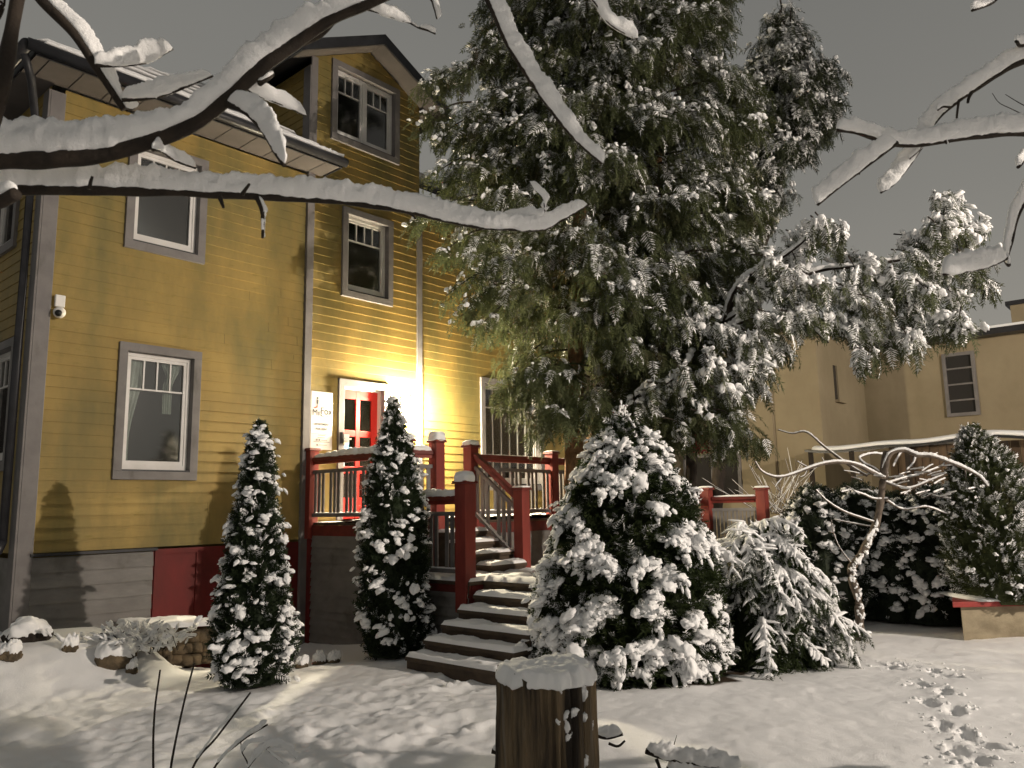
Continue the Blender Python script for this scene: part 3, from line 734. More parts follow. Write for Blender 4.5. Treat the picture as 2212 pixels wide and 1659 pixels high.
mb = MB(); mb.box(2.78, 4, 3.98, 5.3, -.3, .1); mb.box(3.03, 4, 4, 5.3, .1, .25); mb.box(3.28, 4, 4.02, 5.3, .25, .40); mb.box(3.53, 4., 4.05, 5.3, .4, .56); mb.build('stringer', MT['dark'], porch)
tread(3.95, 5.6, 3.951, 5.4, LZ, .15, 'u', seed=7); tread(3.72, 5.6, 2.53, 3.95, LZ, .15, 'n', seed=8)
mb = MB(); mb.box(3.74, 3.77, 2.53, 3.93, -.3, LZ-.05); mb.build('beam', MT['redrail'], porch)
mb = MB(); clap(mb, 2.53, 3.93, -.5, LZ-.14, [], lambda a, o, z: (3.735-o*2.2, -a, z), board=.12); mb.build('skirting', MT['greyboard'], porch)
mb = MB(); mb.box(3.77, 3.98, 3.9, 3.935, -.3, LZ-.05); mb.build('beam', MT['cellar'], porch)
for i in range(4): tread(4.42, 5.16+.09*(3-i), 2.50+.29*i, 2.79+.29*i+.02, DZ-.144*(i+1), .144, 'n', .05, seed=20+i)
mb = MB()
for i in range(4): mb.box(4.43, 5.12+.09*(3-i), 2.51+.29*i, 2.77+.29*i, LZ, DZ-.144*(i+1)-.046)
mb.build('stringer', MT['step'], porch)
# deck snow
nx, ny = 150, 60; X, Y = np.meshgrid(np.linspace(4.0, 9.8, nx), np.linspace(.1, 2.49, ny), indexing='ij'); P = np.c_[X.ravel(), -Y.ravel()]
bulk('deck_snow', np.c_[P, DZ+.012+.05*sstep(.55, 1.6, Y.ravel())*(1+.3*fbm(P, 5, 3, 3))], (np.arange(nx-1)[:, None]*ny+np.arange(ny-1)[None]).reshape(-1)[:, None]+np.array([0, ny, ny+1, 1])[None], None, MT['snow'], porch, True)
def cap_snow(name, u, n, z, w_, h, parent, seed):
    V, T = ico(3); v = np.sign(V)*np.abs(V)**.6*np.array([w_, w_, h]); v[:, 2] = np.where(v[:, 2] < 0, v[:, 2]*.18, v[:, 2])
    v = v*(1+.09*fbm(V+seed, 2.2, 3, seed))[:, None]; v[:, 2] += z
    return bulk(name, v+np.array([u, -n, 0]), None, T, MT['snow'], parent, True)
def post(u, n, z0, z1, sn, parent=porch, w_=.17, seed=0):
    h = w_/2; p = MB().box(u-h, u+h, n-h, n+h, z0, z1-.04).build('post', MT['red'], parent, bevel=.006)
    MB().hexa([(u-c*h, -n-c2*h, z1-.04) for c, c2 in ((1.35, 1.35), (-1.35, 1.35), (-1.35, -1.35), (1.35, -1.35))]+[(u-c*h, -n-c2*h, z1) for c, c2 in ((1.2, 1.2), (-1.2, 1.2), (-1.2, -1.2), (1.2, -1.2))]).build('post_cap', MT['redrail'], p, bevel=.004)
    if sn: cap_snow('snow_cap', u, n, z1, w_*.66, sn, p, seed+3)
    return p
P0, PC, P1, P2_, P3, P4, P5, P6, P7 = (3.98, .10), (3.98, 2.42), (4.50, 2.52), (5.22, 2.52), (3.78, 3.82), (5.24, 3.52), (7.24, 2.5), (8.6, 2.5), (9.8, 2.5)
post(*P0, DZ-.25, 2.82, .0, seed=1); post(*PC, DZ-.25, 2.82, .09, seed=2); post(*P1, LZ-.1, 2.82, .13, seed=3); post(*P2_, DZ-.25, 2.78, .07, seed=4)
post(*P3, .52, 2.17, .13, w_=.19, seed=5); post(*P4, LZ-.05, 2.10, .025, seed=6); post(*P5, DZ-.25, 2.75, .02, seed=7); post(*P6, DZ-.25, 2.75, .03, seed=8)
def railing(a, b, top, base, parent=porch, sn=.07, tops=None, bases=None, mat_b='grey', seed=0):
    """top rail, under rail, bottom rail and balusters between two posts (u,n)"""
    tz = tops or (top, top); bz = bases or (base, base)
    A = np.array([a[0], -a[1]]); B = np.array([b[0], -b[1]]); L = np.linalg.norm(B-A); d = (B-A)/L
    A = A+d*.085; B = B-d*.085; L -= .17
    p = lambda t, za, zb: np.array([*(A+(B-A)*t), za+(zb-za)*t])
    MB().bar(p(0, *tz)-[0, 0, .03], p(1, *tz)-[0, 0, .03], .10, .06).build('handrail', MT['redrail'], parent, bevel=.008)
    MB().bar(p(0, *tz)-[0, 0, .085], p(1, *tz)-[0, 0, .085], .045, .05).build('handrail', MT['red'], parent)
    MB().bar(p(0, *tz)-[0, 0, .23], p(1, *tz)-[0, 0, .23], .05, .055).build('rail', MT[mat_b], parent)
    MB().bar(p(0, *bz)+[0, 0, .12], p(1, *bz)+[0, 0, .12], .05, .055).build('rail', MT[mat_b], parent)
    pk = mat_b == 'gate'; n = max(2, int(L/(.062 if pk else .098)))
    for i in range(n):
        if i % 4 == 3 and not pk: continue                     # balusters stand in threes
        t = (i+.5)/n; MB().bar(p(t, *bz)+[0, 0, .148], p(t, *tz)-[0, 0, .258], .022, .05 if pk else .058, up=(d[0], d[1], 0)).build('baluster', MT[mat_b], parent)
    if sn: loaf('rail_snow', [p(t, *tz) for t in (.02, .3, .6, .98)], .056, [sn*.45, sn, sn*1.05, sn], parent, rough=.3, nsc=14, seed=seed)
    loaf('rail_snow', [p(t, *bz)+[0, 0, .146] for t in (.02, .5, .98)], .03, .018, parent, rough=.5, nsc=20, seed=seed+1)
railing(P0, PC, 2.66, DZ, sn=.09, seed=1); railing(PC, P1, 2.66, DZ, sn=.08, seed=2); railing(P2_, P5, 2.64, DZ, sn=.012, seed=3); railing(P5, P6, 2.64, DZ, sn=.012, seed=4); railing(P6, P7, 2.64, DZ, sn=.012, seed=4)
railing(P2_, P4, 0, 0, sn=0, tops=(2.66, 2.02), bases=(DZ, LZ+.06), seed=5)
railing((3.77, 2.55), P3, 1.98, LZ, sn=.08, seed=6)
# lower terrace rail beyond the bush
ter = thing('terrace_railing', 'short red railing with grey pickets behind the weeping bush', 'railing', (9.8, -4.6, .6))
Q1, Q2 = (9.66, 4.14), (10.05, 5.02); post(*Q1, .2, 2.10, .03, ter, seed=11); post(*Q2, .2, 2.08, .03, ter, seed=12); post(8.9, 2.9, .2, 2.1, .03, ter, seed=13)
railing(Q1, Q2, 1.93, .75, ter, sn=.03, mat_b='gate', seed=12); railing((8.9, 2.9), Q1, 1.93, .75, ter, sn=.03, mat_b='gate', seed=13)

# ------------------------------------------------------------------ foliage builders
def unit_rand(n, rng):
    v = rng.normal(size=(n, 3)); return norm(v)
def plume(bf, bs, bt, a, b, rad, n, rng, snowy=.4, sag=.25, ssz=.34, fing=0., thick=.02, droop=.9, hang=1.0, bsc=1., dust=0.):
    """one limb with hanging sprays: foliage to bf, snow to bs, wood to bt"""
    a, b = np.array(a, float), np.array(b, float); L = np.linalg.norm(b-a)
    mid = (a+b)/2+np.array([0, 0, sag*L*.5]); C = spline([a, mid, b], 14)
    if bt is not None: bt.add(*tube_arr(C, np.linspace(thick, thick*.3, 14), 5))
    t = .25+.75*rng.random(n)**.75; q = t*13; i = np.clip(q.astype(int), 0, 12); c = C[i]+(C[i+1]-C[i])*(q-i)[:, None]
    T = norm(C[i+1]-C[i]); rr = rad*(1.15-.65*np.abs(t-.6)/.6)
    off = unit_rand(n, rng)*np.array([1, 1, .62]); off[:, 2] -= .28*hang
    P = c+off*(rr*rng.random(n)**.45)[:, None]
    out = norm(off*np.array([1, 1, .2])); A = T*.55+out*.6+np.array([0, 0, -droop])*(.35+.9*rng.random(n))[:, None]+.3*rng.normal(size=(n, 3))
    up = norm(np.array([0, 0, 1.])+.5*out+.4*rng.normal(size=(n, 3)))
    S = ssz*(.6+.7*rng.random(n))
    instances(bf, SPRAY, P, A, up, S, int(rng.integers(1e6)))
    if dust > 0:                                      # snow lying thin on the leaves
        kd = np.nonzero(rng.random(n) < dust*np.clip(.55+.8*off[:, 2]/.62+.3*hang, .12, 1.2))[0]
        instances(bs, SPRAY, P[kd]+np.array([0, 0, .012])+FH*-.006, A[kd], up[kd], np.c_[S[kd]*1.15, S[kd]*.97, S[kd]*.9], int(rng.integers(1e6)))
    if snowy > 0:
        hgt = off[:, 2]/.62+.28*hang; w_ = rng.random(n) < snowy*np.clip(.35+1.1*hgt, 0, 1.6)
        k = np.nonzero(w_)[0]
        if len(k):
            sz = (.017+.034*rng.random(len(k))**1.8)*bsc; A2 = A[k]*.6+.6*rng.normal(size=(len(k), 3))*np.array([1, 1, .4])
            clumps(bs, P[k]+A[k]/np.linalg.norm(A[k], axis=1, keepdims=True)*(S[k]*.4)[:, None]+np.array([0, 0, .02]), A2, up[k], sz, rng, 5, 1.05, BLOB, int(rng.integers(1e6)))
            if fing:
                kk = k[rng.random(len(k)) < fing]
                instances(bs, FINGER, P[kk]+np.array([0, 0, .015]), norm(A[kk]*np.array([1, 1, .8])), up[kk], S[kk]*(.6+.35*rng.random(len(kk))), int(rng.integers(1e6)))
def inpoly(x, y, poly):
    r_ = False; j = len(poly)-1
    for i in range(len(poly)):
        xi, yi = poly[i]; xj, yj = poly[j]
        if (yi > y) != (yj > y) and x < (xj-xi)*(y-yi)/(yj-yi)+xi: r_ = not r_
        j = i
    return r_
def tall_tree(name, label, base, axis_px, dist, poly, nplume, nspray, rng, m, snowy, half, ssz=.34, rad=.42, trunk_r=.16, trunks=None, group=None, extra=None, tone=None):
    root = thing(name, label, 'tree', (base[0], base[1], gz(base[0], base[1])), group)
    bf, bs, bt = Bag(), Bag(), Bag()
    xs = [p[0] for p in poly]; ys = [p[1] for p in poly]; n = 0
    while n < nplume:
        px = rng.uniform(min(xs), max(xs)); py = rng.uniform(min(ys), max(ys))
        if not inpoly(px, py, poly): continue
        n += 1
        row = [x for x, y in poly if abs(y-py) < 170] or xs
        hw = max(30, max(max(row)-axis_px, axis_px-min(row))); q = np.clip((px-axis_px)/hw, -1, 1)
        dd = half*math.sqrt(max(.05, 1-q*q)); d = dist+dd*(1-2*rng.random()**1.5)*1.0
        d = dist-dd+2*dd*rng.random()**1.35
        b = at(px, py, d); pa = at(axis_px+(px-axis_px)*.12, py, dist); a = np.array([pa[0], pa[1], b[2]+rng.uniform(-.1, .5)])
        tip = b; L = np.linalg.norm(tip-a)
        if L > 1.5: a = tip+(a-tip)*(1.5/L)
        plume(bf, bs, bt, a, tip, rad*(.8+.5*rng.random()), nspray, rng, snowy(px, py) if callable(snowy) else snowy, ssz=ssz, dust=(.34-.20*float(sstep(560, 820, py))) if m == 'fol' else .5)
    if extra: extra(bf, bs, bt, rng)
    tb = MB()
    for pts, r0, r1 in (trunks or []):
        P = spline(pts, 24); tb.tube(P+.02*np.c_[vn(P, 2, 1), vn(P, 2, 2), 0*P[:, 0]], np.linspace(r0, r1, 24), 14)
    tr = tb.build('trunk', MT['cedar' if m == 'fol' else 'bark'], root, True) if tb.v else None
    bt.build('limb', MT['bark'], root, True)
    cr = bf.build('crown', MT[m], root); bs.build('crown_snow', MT['snow'], cr, True)
    return root
R_ = np.random.default_rng(5)
polyA = [(1000, -140), (985, 30), (1000, 120), (955, 160), (925, 185), (915, 210), (960, 235), (915, 270), (925, 310), (965, 345), (930, 372), (950, 420), (905, 482), (950, 505), (960, 560), (1000, 585), (968, 640), (970, 680), (1010, 720), (1045, 760), (1060, 820), (1105, 860), (1120, 915), (1165, 945), (1215, 940), (1290, 930), (1330, 985), (1420, 1000), (1520, 1000), (1600, 950), (1590, 900), (1590, 800), (1650, 730), (1680, 640), (1670, 560), (1650, 500), (1660, 420), (1640, 330), (1640, 200), (1600, 110), (1590, 40), (1590, -140)]
base = at(1240, 1250, 12.5)
polyA2 = [(x+(34 if x < 1250 else 0), y-(25 if y > 850 else 0)) for x, y in polyA]
polyB2 = lambda P: [(x+(-10 if x < 1690 else -22), y+10) for x, y in P]
def snA(px, py): return .20+.20*sstep(700, 200, py)+.28*sstep(1080, 960, px)-.14*sstep(600, 900, py)
def extraA(bf, bs, bt, rng):
    # side branches reaching out over the house corner and the porch
    for px, py, d in ((912, 186, 11.6), (950, 175, 11.9), (985, 168, 11.5), (908, 268, 11.7), (940, 300, 11.6), (925, 385, 11.7), (965, 398, 11.9), (893, 482, 11.4), (935, 470, 11.6), (962, 640, 11.3), (1005, 665, 11.5), (1040, 700, 11.2), (985, 690, 11.6), (955, 545, 11.6), (1075, 850, 11.6), (1110, 880, 11.3), (1150, 930, 11.5)):
        b = at(px, py, d); a = b+norm(at(1250, py-40, 12.5)-b)*1.1+np.array([0, 0, .25]); plume(bf, bs, bt, a, b, .24, 46, rng, .75 if py < 800 else .06, ssz=.27)
tall_tree('cedar_tree', 'huge dark snow dusted cedar with orange trunk standing in front of the house', base, 1285, 12.6, polyA2, 330, 104, R_, 'fol', snA, 1.7, ssz=.25, rad=.40, extra=extraA,
          trunks=[([at(1243, 1330, 12.5), at(1240, 1020, 12.5), at(1243, 880, 12.5), at(1250, 600, 12.55), at(1262, 0, 12.6)], .175, .07), ([at(1262, 1330, 12.75), at(1278, 1000, 12.75), at(1330, 700, 12.9), at(1350, 200, 12.9)], .15, .06), ([at(1290, 1330, 13), at(1400, 800, 13), at(1430, 200, 13)], .14, .05)])
polyB = [(1705, 25), (1735, 60), (1775, 95), (1770, 130), (1810, 130), (1858, 155), (1855, 200), (1840, 265), (1810, 300), (1790, 345), (1800, 380), (1770, 375), (1750, 340), (1700, 345), (1680, 420), (1640, 470), (1600, 560), (1540, 500), (1560, 300), (1600, 150), (1640, 120), (1690, 100), (1685, 50)]
tall_tree('cedar_tree', 'slimmer cedar with pointed top rising behind the huge cedar', at(1700, 1100, 15.5), 1690, 15.5, polyB2(polyB), 100, 84, R_, 'folback', .55, .9, ssz=.27, rad=.36, trunks=[([at(1545, 1100, 15.5), at(1590, 700, 15.5), at(1680, 420, 15.5), at(1708, 60, 15.5)], .13, .03), ([at(1708, 70, 15.5), at(1709, 30, 15.5), at(1712, 3, 15.5)], .02, .008)])
# heavy snow laden limbs sweeping out to the right
rootC = thing('leaning_conifer', 'conifer with sweeping limbs bent under thick snow between cedar and right building', 'tree', (*at(1560, 1100, 12.4)[:2], 0))
bf, bs, bt = Bag(), Bag(), Bag()
J = at(1560, 700, 12.4)
MAIN = [((1560, 700), (1680, 620), (1800, 580), (1930, 590), (2040, 640)), ((1800, 580), (1950, 560), (2030, 520), (2065, 440)), ((1540, 730), (1620, 690), (1720, 690), (1790, 740)), ((1500, 760), (1480, 790), (1440, 830)), ((1560, 700), (1600, 610), (1700, 550), (1760, 500)), ((2040, 600), (2090, 580), (2130, 560))]
for k, ln in enumerate(MAIN):
    bt.add(*tube_arr(spline([at(x, y, 11.6-.25*j) for j, (x, y) in enumerate(ln)], 30), np.linspace(.032, .012, 30), 6))
    bs.add(*loaf_arr(spline([at(x, y, 11.6-.25*j)+[0, 0, .02] for j, (x, y) in enumerate(ln)], 60), np.linspace(.045, .025, 60), np.linspace(.075, .04, 60), seed=k, rough=.5, nsc=12))
SPOTS = [(1610, 640), (1650, 600), (1690, 560), (1740, 510), (1775, 490), (1800, 500), (1840, 540), (1880, 560), (1920, 580), (1960, 590), (1700, 620), (1740, 600), (1780, 610), (1830, 620), (1870, 640), (1910, 650), (1950, 640), (2000, 610), (2040, 590), (2090, 570), (2125, 540), (2130, 600), (2070, 640), (2035, 680), (2075, 695), (1990, 670), (1940, 700), (1965, 735), (1900, 735), (1870, 700), (1840, 690), (1800, 680), (1760, 670), (1720, 680), (1680, 690), (1650, 720), (1625, 760), (1600, 800), (1690, 740), (1660, 780), (1560, 760), (1530, 790), (1490, 810), (1450, 830), (1420, 850), (1400, 860), (1470, 870), (1510, 860), (1560, 850), (1600, 840), (1640, 830), (1540, 900), (1490, 920), (1580, 890), (1460, 700), (1500, 690), (1540, 660), (1590, 700),
         (2066, 425), (2055, 455), (2085, 465), (2110, 470), (2045, 500), (2000, 515), (2085, 505), (1990, 545), (2030, 545), (1620, 935), (1580, 930), (1640, 945), (1560, 950), (1600, 905), (1885, 762), (1960, 600), (1850, 590), (1720, 560)]
for px, py in SPOTS:
    d = 11.4-.0012*(px-1500)+R_.uniform(-.35, .35); b = at(px+R_.normal()*6, py+16, d)
    a = b+np.array([*(-R0[:2]*R_.uniform(.1, .4)-FH[:2]*R_.uniform(-.3, .35)), R_.uniform(.12, .3)])
    sn_ = .95 if py < 890 else .22
    plume(bf, bs, bt, a, b, .22, 33, R_, sn_, ssz=.24, fing=.75, thick=.012, bsc=1.45, dust=.7 if py < 890 else .12)
bt.build('limb', MT['bark'], rootC, True); cr = bf.build('crown', MT['fol'], rootC); bs.build('crown_snow', MT['snow'], cr, True)
MB().tube(spline([at(1490, 1180, 12.6), at(1500, 900, 12.6), at(1540, 720, 12.4), at(1600, 640, 12)], 20), np.linspace(.11, .04, 20), 10).build('trunk', MT['bark'], rootC, True)

def column(name, label, xy, h, prof, nspray, nsnow, rng, m='folcol', group=None, ssz=.15, bsz=(.035, .105), z0=None, lean=(0, 0), topb=0., core=.78):
    """upright conifer: prof(t) radius along its height"""
    zb = gz(*xy) if z0 is None else z0; root = thing(name, label, 'tree', (xy[0], xy[1], zb), group)
    def surf(n, pw=1.):
        t = rng.random(n)**pw*.985; a = rng.random(n)*2*math.pi
        r_ = prof(t)*(1+.13*vn(np.c_[np.cos(a)*1.6, np.sin(a)*1.6, t*h*1.5], 1.7, 31)+.07*vn(np.c_[np.cos(a)*1.6, np.sin(a)*1.6, t*h*1.5], 4.5, 32))
        return t, a, r_
    def pos(t, a, r_): return np.c_[xy[0]+lean[0]*t*t+np.cos(a)*r_, xy[1]+lean[1]*t*t+np.sin(a)*r_, zb+.03+t*h]
    bf = Bag(); t, a, r_ = surf(nspray, 1.15); r_ = r_*(.72+.28*rng.random(nspray)**.5); P = pos(t, a, r_)
    o = np.c_[np.cos(a), np.sin(a), 0*a]; A = o*(.55+.5*rng.random(nspray))[:, None]+np.array([0, 0, 1.])*(.55+.5*rng.random(nspray))[:, None]+.35*rng.normal(size=(nspray, 3))
    S = ssz*(.6+.7*rng.random(nspray))*(1-.35*t)
    instances(bf, SPRAYUP, P-o*(S*.5)[:, None], A, o+.6*rng.normal(size=(nspray, 3)), S, 3)
    k = 26; tt = np.linspace(0, .93, k); aa = np.linspace(0, 2*math.pi, 25)[:-1]; Tt, Aa = np.meshgrid(tt, aa, indexing='ij')
    rr = prof(Tt.ravel())*core*(1+.15*vn(np.c_[np.cos(Aa.ravel())*2, np.sin(Aa.ravel())*2, Tt.ravel()*h*2], 1.3, 8)); V = pos(Tt.ravel(), Aa.ravel(), rr)
    V[:, 2] = np.maximum(V[:, 2], zb-.03); bf.add(V, ringfaces(k, 24))
    cr = bf.build('foliage', MT[m], root); bs = Bag(); kd = rng.random(nspray) < (.24 if m == 'folright' else .07)
    instances(bs, SPRAYUP, (P-o*(S*.5)[:, None]+np.array([0, 0, .01])+o*.012)[kd], A[kd], (o+np.array([0, 0, .8])+.5*rng.normal(size=(nspray, 3)))[kd], S[kd]*1.05, 3)
    t, a, r_ = surf(int(nsnow*1.45), 1.05); keep = vn(np.c_[np.cos(a)*2, np.sin(a)*2, t*h*2.2], 1.5, 12) > -.25-.35*t+topb*(.75-t); t, a, r_ = t[keep], a[keep], r_[keep]; n = len(t)
    P = pos(t, a, r_*(.93+.14*rng.random(n))); o = np.c_[np.cos(a), np.sin(a), 0*a]
    tang = np.c_[-np.sin(a), np.cos(a), 0*a]; A = o*.7+tang*rng.normal(size=n)[:, None]*.8+np.array([0, 0, -.35])
    s_ = (bsz[0]+(bsz[1]-bsz[0])*rng.random(n)**2.6)*(1-.35*t)*.74
    clumps(bs, P, A, o*.35+np.array([0, 0, 1.]), s_, rng, 5, 1.0)
    bs.build('snow_clumps', MT['snow'], cr, True); return root
def pcol(t):
    return .43*np.interp(t, [0, .04, .12, .3, .5, .7, .82, .9, .96, 1], [.80, .93, 1, .90, .66, .46, .38, .26, .15, .03])
column('thuja', 'snow flecked column thuja nearest the big window, left of the stairs', T1, 2.78, pcol, 5600, 250, R_, group='column thujas')
column('thuja', 'snow flecked column thuja hiding the porch lamp beside the stairs', T2, 3.28, lambda t: .44*np.interp(t, [0, .05, .2, .5, .68, .8, .9, 1], [.86, .98, 1, .95, .74, .48, .24, .04]), 5600, 250, R_, group='column thujas', lean=(-.05, .0))
def pright(t): return .62*np.interp(t, [0, .1, .35, .6, .8, .92, 1], [.8, 1, .98, .75, .5, .25, .05])
TR = at(2185, 1330, 11.0)[:2]
column('thuja', 'broad green thuja behind the red capped planter', TR, 2.35, lambda t: pright(t)*1.2, 5600, 230, R_, 'folright', ssz=.17, bsz=(.018, .055), z0=.42, topb=.35, lean=(-.18, .22))
# dark row of conifers at the back
for px, py, d, h, r0, lb in ((1775, 1300, 12.6, 2.0, .62, 'dark snowy conifer beside the weeping bush, first of the back row'), (1868, 1305, 13.0, 2.05, .66, 'dark snowy conifer straight behind the crooked trunk'), (1955, 1315, 12.6, 1.85, .60, 'dark snowy conifer right of the crooked trunk'), (2035, 1320, 12.2, 1.95, .62, 'dark snowy conifer ending the back row at the planter')):
    xy = at(px, py, d)[:2]; rn = np.random.default_rng(px)
    column('conifer', lb, xy, h, lambda t, r0=r0: r0*np.interp(t, [0, .1, .5, .75, .9, 1], [.95, 1.05, 1, .8, .5, .1]), 2600, 230, rn, 'folrow', 'dark conifers in the back row', ssz=.22, bsz=(.06, .13), core=.86, topb=1.1)

# big snow laden bush
bush = thing('conifer_bush', 'wide cone shaped conifer bush loaded with snow clumps beside the stairs', 'bush', (BUSH[0], BUSH[1], gz(*BUSH)))
BH = 2.72; rng = np.random.default_rng(21)
def bprof(t): return 1.02*np.interp(t, [0, .03, .1, .25, .45, .6, .75, .88, 1], [.78, .92, 1.02, 1.0, .90, .74, .52, .32, .06])
bz = gz(*BUSH)
def bpos(t, a, k): r_ = bprof(t)*k*(1+.10*vn(np.c_[np.cos(a)*2, np.sin(a)*2, t*3.5], 1.3, 60)); return np.c_[BUSH[0]+np.cos(a)*r_, BUSH[1]+np.sin(a)*r_, bz+.05+t*BH]
bf, bs, bt = Bag(), Bag(), Bag(); n = 8500
t = rng.random(n)**1.25*.99; a = rng.random(n)*2*math.pi; P = bpos(t, a, .66+.30*rng.random(n)**.6); o = np.c_[np.cos(a), np.sin(a), 0*a]
A = o*.9+np.array([0, 0, .3])+.45*rng.normal(size=(n, 3))
n0_, Pb, Ab, ob = n, P-o*.04, A, o
instances(bf, SPRAYUP+SPRAY, P-o*.06, A, np.array([0, 0, 1.])+.6*rng.normal(size=(n, 3)), .17*(.6+.8*rng.random(n)), 5)
k = 24; tt = np.linspace(0, .95, k); aa = np.linspace(0, 2*math.pi, 33)[:-1]; Tt, Aa = np.meshgrid(tt, aa, indexing='ij'); V = bpos(Tt.ravel(), Aa.ravel(), .74); bf.add(V, ringfaces(k, 32))
# shelves: boughs bending outwards with clumps of snow on them
nsh = 205
for i in range(nsh):
    t0 = rng.random()**1.1*.95; a0 = rng.random()*2*math.pi
    if t0 < .72 and vn(np.array([[math.cos(a0)*1.5, math.sin(a0)*1.5, t0*4.2]]), 1.5, 71)[0] < -.12+.18*rng.normal(): continue
    L = (.18+.34*rng.random())*(1-.45*t0); m_ = int(3+L*20)
    side = rng.normal()*.8; q = np.linspace(0, 1, m_); aa = a0+side*q*L/max(.3, bprof(t0)); tq = np.clip(t0-(.10*q**2)*L*2.2/BH*2, .012, 1)
    P = bpos(tq, aa, .90)+np.c_[np.cos(aa), np.sin(aa), 0*aa]*(L*.55*q)[:, None]*.8+.018*rng.normal(size=(m_, 3)); P[:, 2] = np.maximum(P[:, 2], bz+.12)
    o = np.c_[np.cos(aa), np.sin(aa), 0*aa]; s_ = (.047+.030*rng.random(m_))*(1-.2*t0)*(1.15-.35*q)
    clumps(bs, P+np.array([0, 0, .045])+o*.03, o+.5*rng.normal(size=(m_, 3))+np.array([0, 0, -.45]), np.array([0, 0, 1.])+.3*o, s_*(.6+.7*rng.random(m_)), rng, 4, 1.0, seed=i)
    e = P+o*.05; ne = max(1, m_//2); ii = rng.integers(0, m_, ne)
    instances(bs, BLOB, e[ii]+np.array([0, 0, -.05]), o[ii]*.5+np.array([0, 0, -1.]), o[ii], np.c_[.022+.014*rng.random(ne), .05+.03*rng.random(ne), .022+.01*rng.random(ne)], i+999)
    ns_ = m_*5; ii = rng.integers(0, m_, ns_)
    instances(bf, SPRAYUP, P[ii]-np.array([0, 0, .05])-o[ii]*.08, o[ii]+np.array([0, 0, -.25])+.5*rng.normal(size=(ns_, 3)), np.array([0, 0, 1.])+.4*rng.normal(size=(ns_, 3)), .14+.08*rng.random(ns_), i)
for i in range(26):                                   # upright leader tips
    t0 = .55+.45*rng.random(); a0 = rng.random()*6.28; p = bpos(np.array([t0]), np.array([a0]), .8)[0]; hh = .12+.16*rng.random()
    if i == 0: p = np.array([BUSH[0], BUSH[1], bz+BH]); hh = .3
    C = spline([p-[0, 0, .1], p+[.02*rng.normal(), .02*rng.normal(), hh]], 6); bt.add(*tube_arr(C, np.linspace(.01, .004, 6), 5))
    q = np.linspace(.2, 1, 5); Pq = p+np.c_[.02*rng.normal(size=5), .02*rng.normal(size=5), q*hh]; s_ = .042*(1.1-.6*q)
    instances(bs, BLOB2, Pq, np.array([[0, 0, 1.]])+.5*rng.normal(size=(5, 3)), unit_rand(5, rng), np.c_[s_*.8, s_*1.3, s_*.8], i)
kd = rng.random(n0_) < .11; instances(bs, SPRAYUP, Pb[kd]+np.array([0, 0, .012])+ob[kd]*.012, Ab[kd], np.array([0, 0, 1.])+.4*rng.normal(size=(int(kd.sum()), 3)), .17*(.6+.7*rng.random(int(kd.sum()))), 6)
MB().tube([(BUSH[0], BUSH[1], bz-.1), (BUSH[0], BUSH[1], bz+.5), (BUSH[0], BUSH[1], bz+2.5)], [.07, .06, .015]).build('stem', MT['bark'], bush, True)
cr = bf.build('foliage', MT['folbush'], bush); bs.build('snow_clumps', MT['snow'], cr, True); bt.build('leader', MT['bark'], bush, True)

# weeping bush
weep = thing('weeping_bush', 'low weeping conifer with arching fronds bowed by snow beside the big bush', 'bush', (WEEP[0], WEEP[1], gz(*WEEP)))
bf, bs, bt = Bag(), Bag(), Bag(); rng = np.random.default_rng(33); wz = gz(*WEEP); T0, TT = ico(1)
for i in range(120):
    a = math.atan2(R0[1], R0[0])+rng.normal()*1.25; reach = .3+.55*rng.random(); top = .75+1.15*rng.random()*(1.25-reach*.6); e = np.array([math.cos(a), math.sin(a), 0])
    if i < 12:                                           # the long fronds lying out to the right
        e = norm(R0*1.+FH*rng.uniform(-.7, .3)); reach = .65+.25*rng.random(); top = .6+.35*rng.random()
    h0 = (.15+1.25*rng.random()**.8) if i >= 12 else .35+.3*rng.random(); reach *= 1.15-.35*h0/1.4; b0 = np.array([WEEP[0], WEEP[1], wz])+np.array([*(rng.normal(size=2)*.12), h0])
    up_ = .12+.22*rng.random(); dn_ = min(h0+up_-.1, .18+.5*rng.random())
    C = spline([b0, b0+e*reach*.3+[0, 0, up_*.8], b0+e*reach*.65+[0, 0, up_*.85], b0+e*reach*.9+[0, 0, up_-dn_*.5], b0+e*reach*1.02+[0, 0, up_-dn_]], 34)
    bt.add(*tube_arr(C, np.linspace(.014, .004, 34), 5))
    sid = norm(np.cross(e, (0, 0, 1.))); js = np.arange(9, 34); m_ = len(js)*2
    c = np.repeat(C[js], 2, 0)+.012*rng.normal(size=(m_, 3)); sg_ = np.tile([-1., 1.], len(js))
    A = sg_[:, None]*sid*(.55+.3*rng.random(m_))[:, None]+e*.45+np.array([0, 0, -1.])*(.35+.9*rng.random(m_))[:, None]+.38*rng.normal(size=(m_, 3))
    L = .07*(.3+1.3*rng.random(m_))*np.repeat(1.25-.55*(js-9)/25, 2)
    S = np.c_[.016+.020*rng.random(m_)**2, L, .018+.012*rng.random(m_)]
    instances(bs, BLOB, c+norm(A)*(L*.75)[:, None]+[0, 0, .004], A, np.array([0, 0, 1.])+.2*rng.normal(size=(m_, 3)), S, i)
    bs.add(*loaf_arr(C[7:]+[0, 0, .006], np.linspace(.03, .014, 27), np.linspace(.042, .02, 27), m=9, seed=i, rough=.4, nsc=22))
    instances(bf, SPRAY, c+[0, 0, -.012], A, np.array([0, 0, 1.])+.3*rng.normal(size=(m_, 3)), .13+.06*rng.random(m_), i)
n = 1500; t = rng.random(n); a = rng.random(n)*6.28; rr = .62*(1-t**2)*rng.random(n)**.5
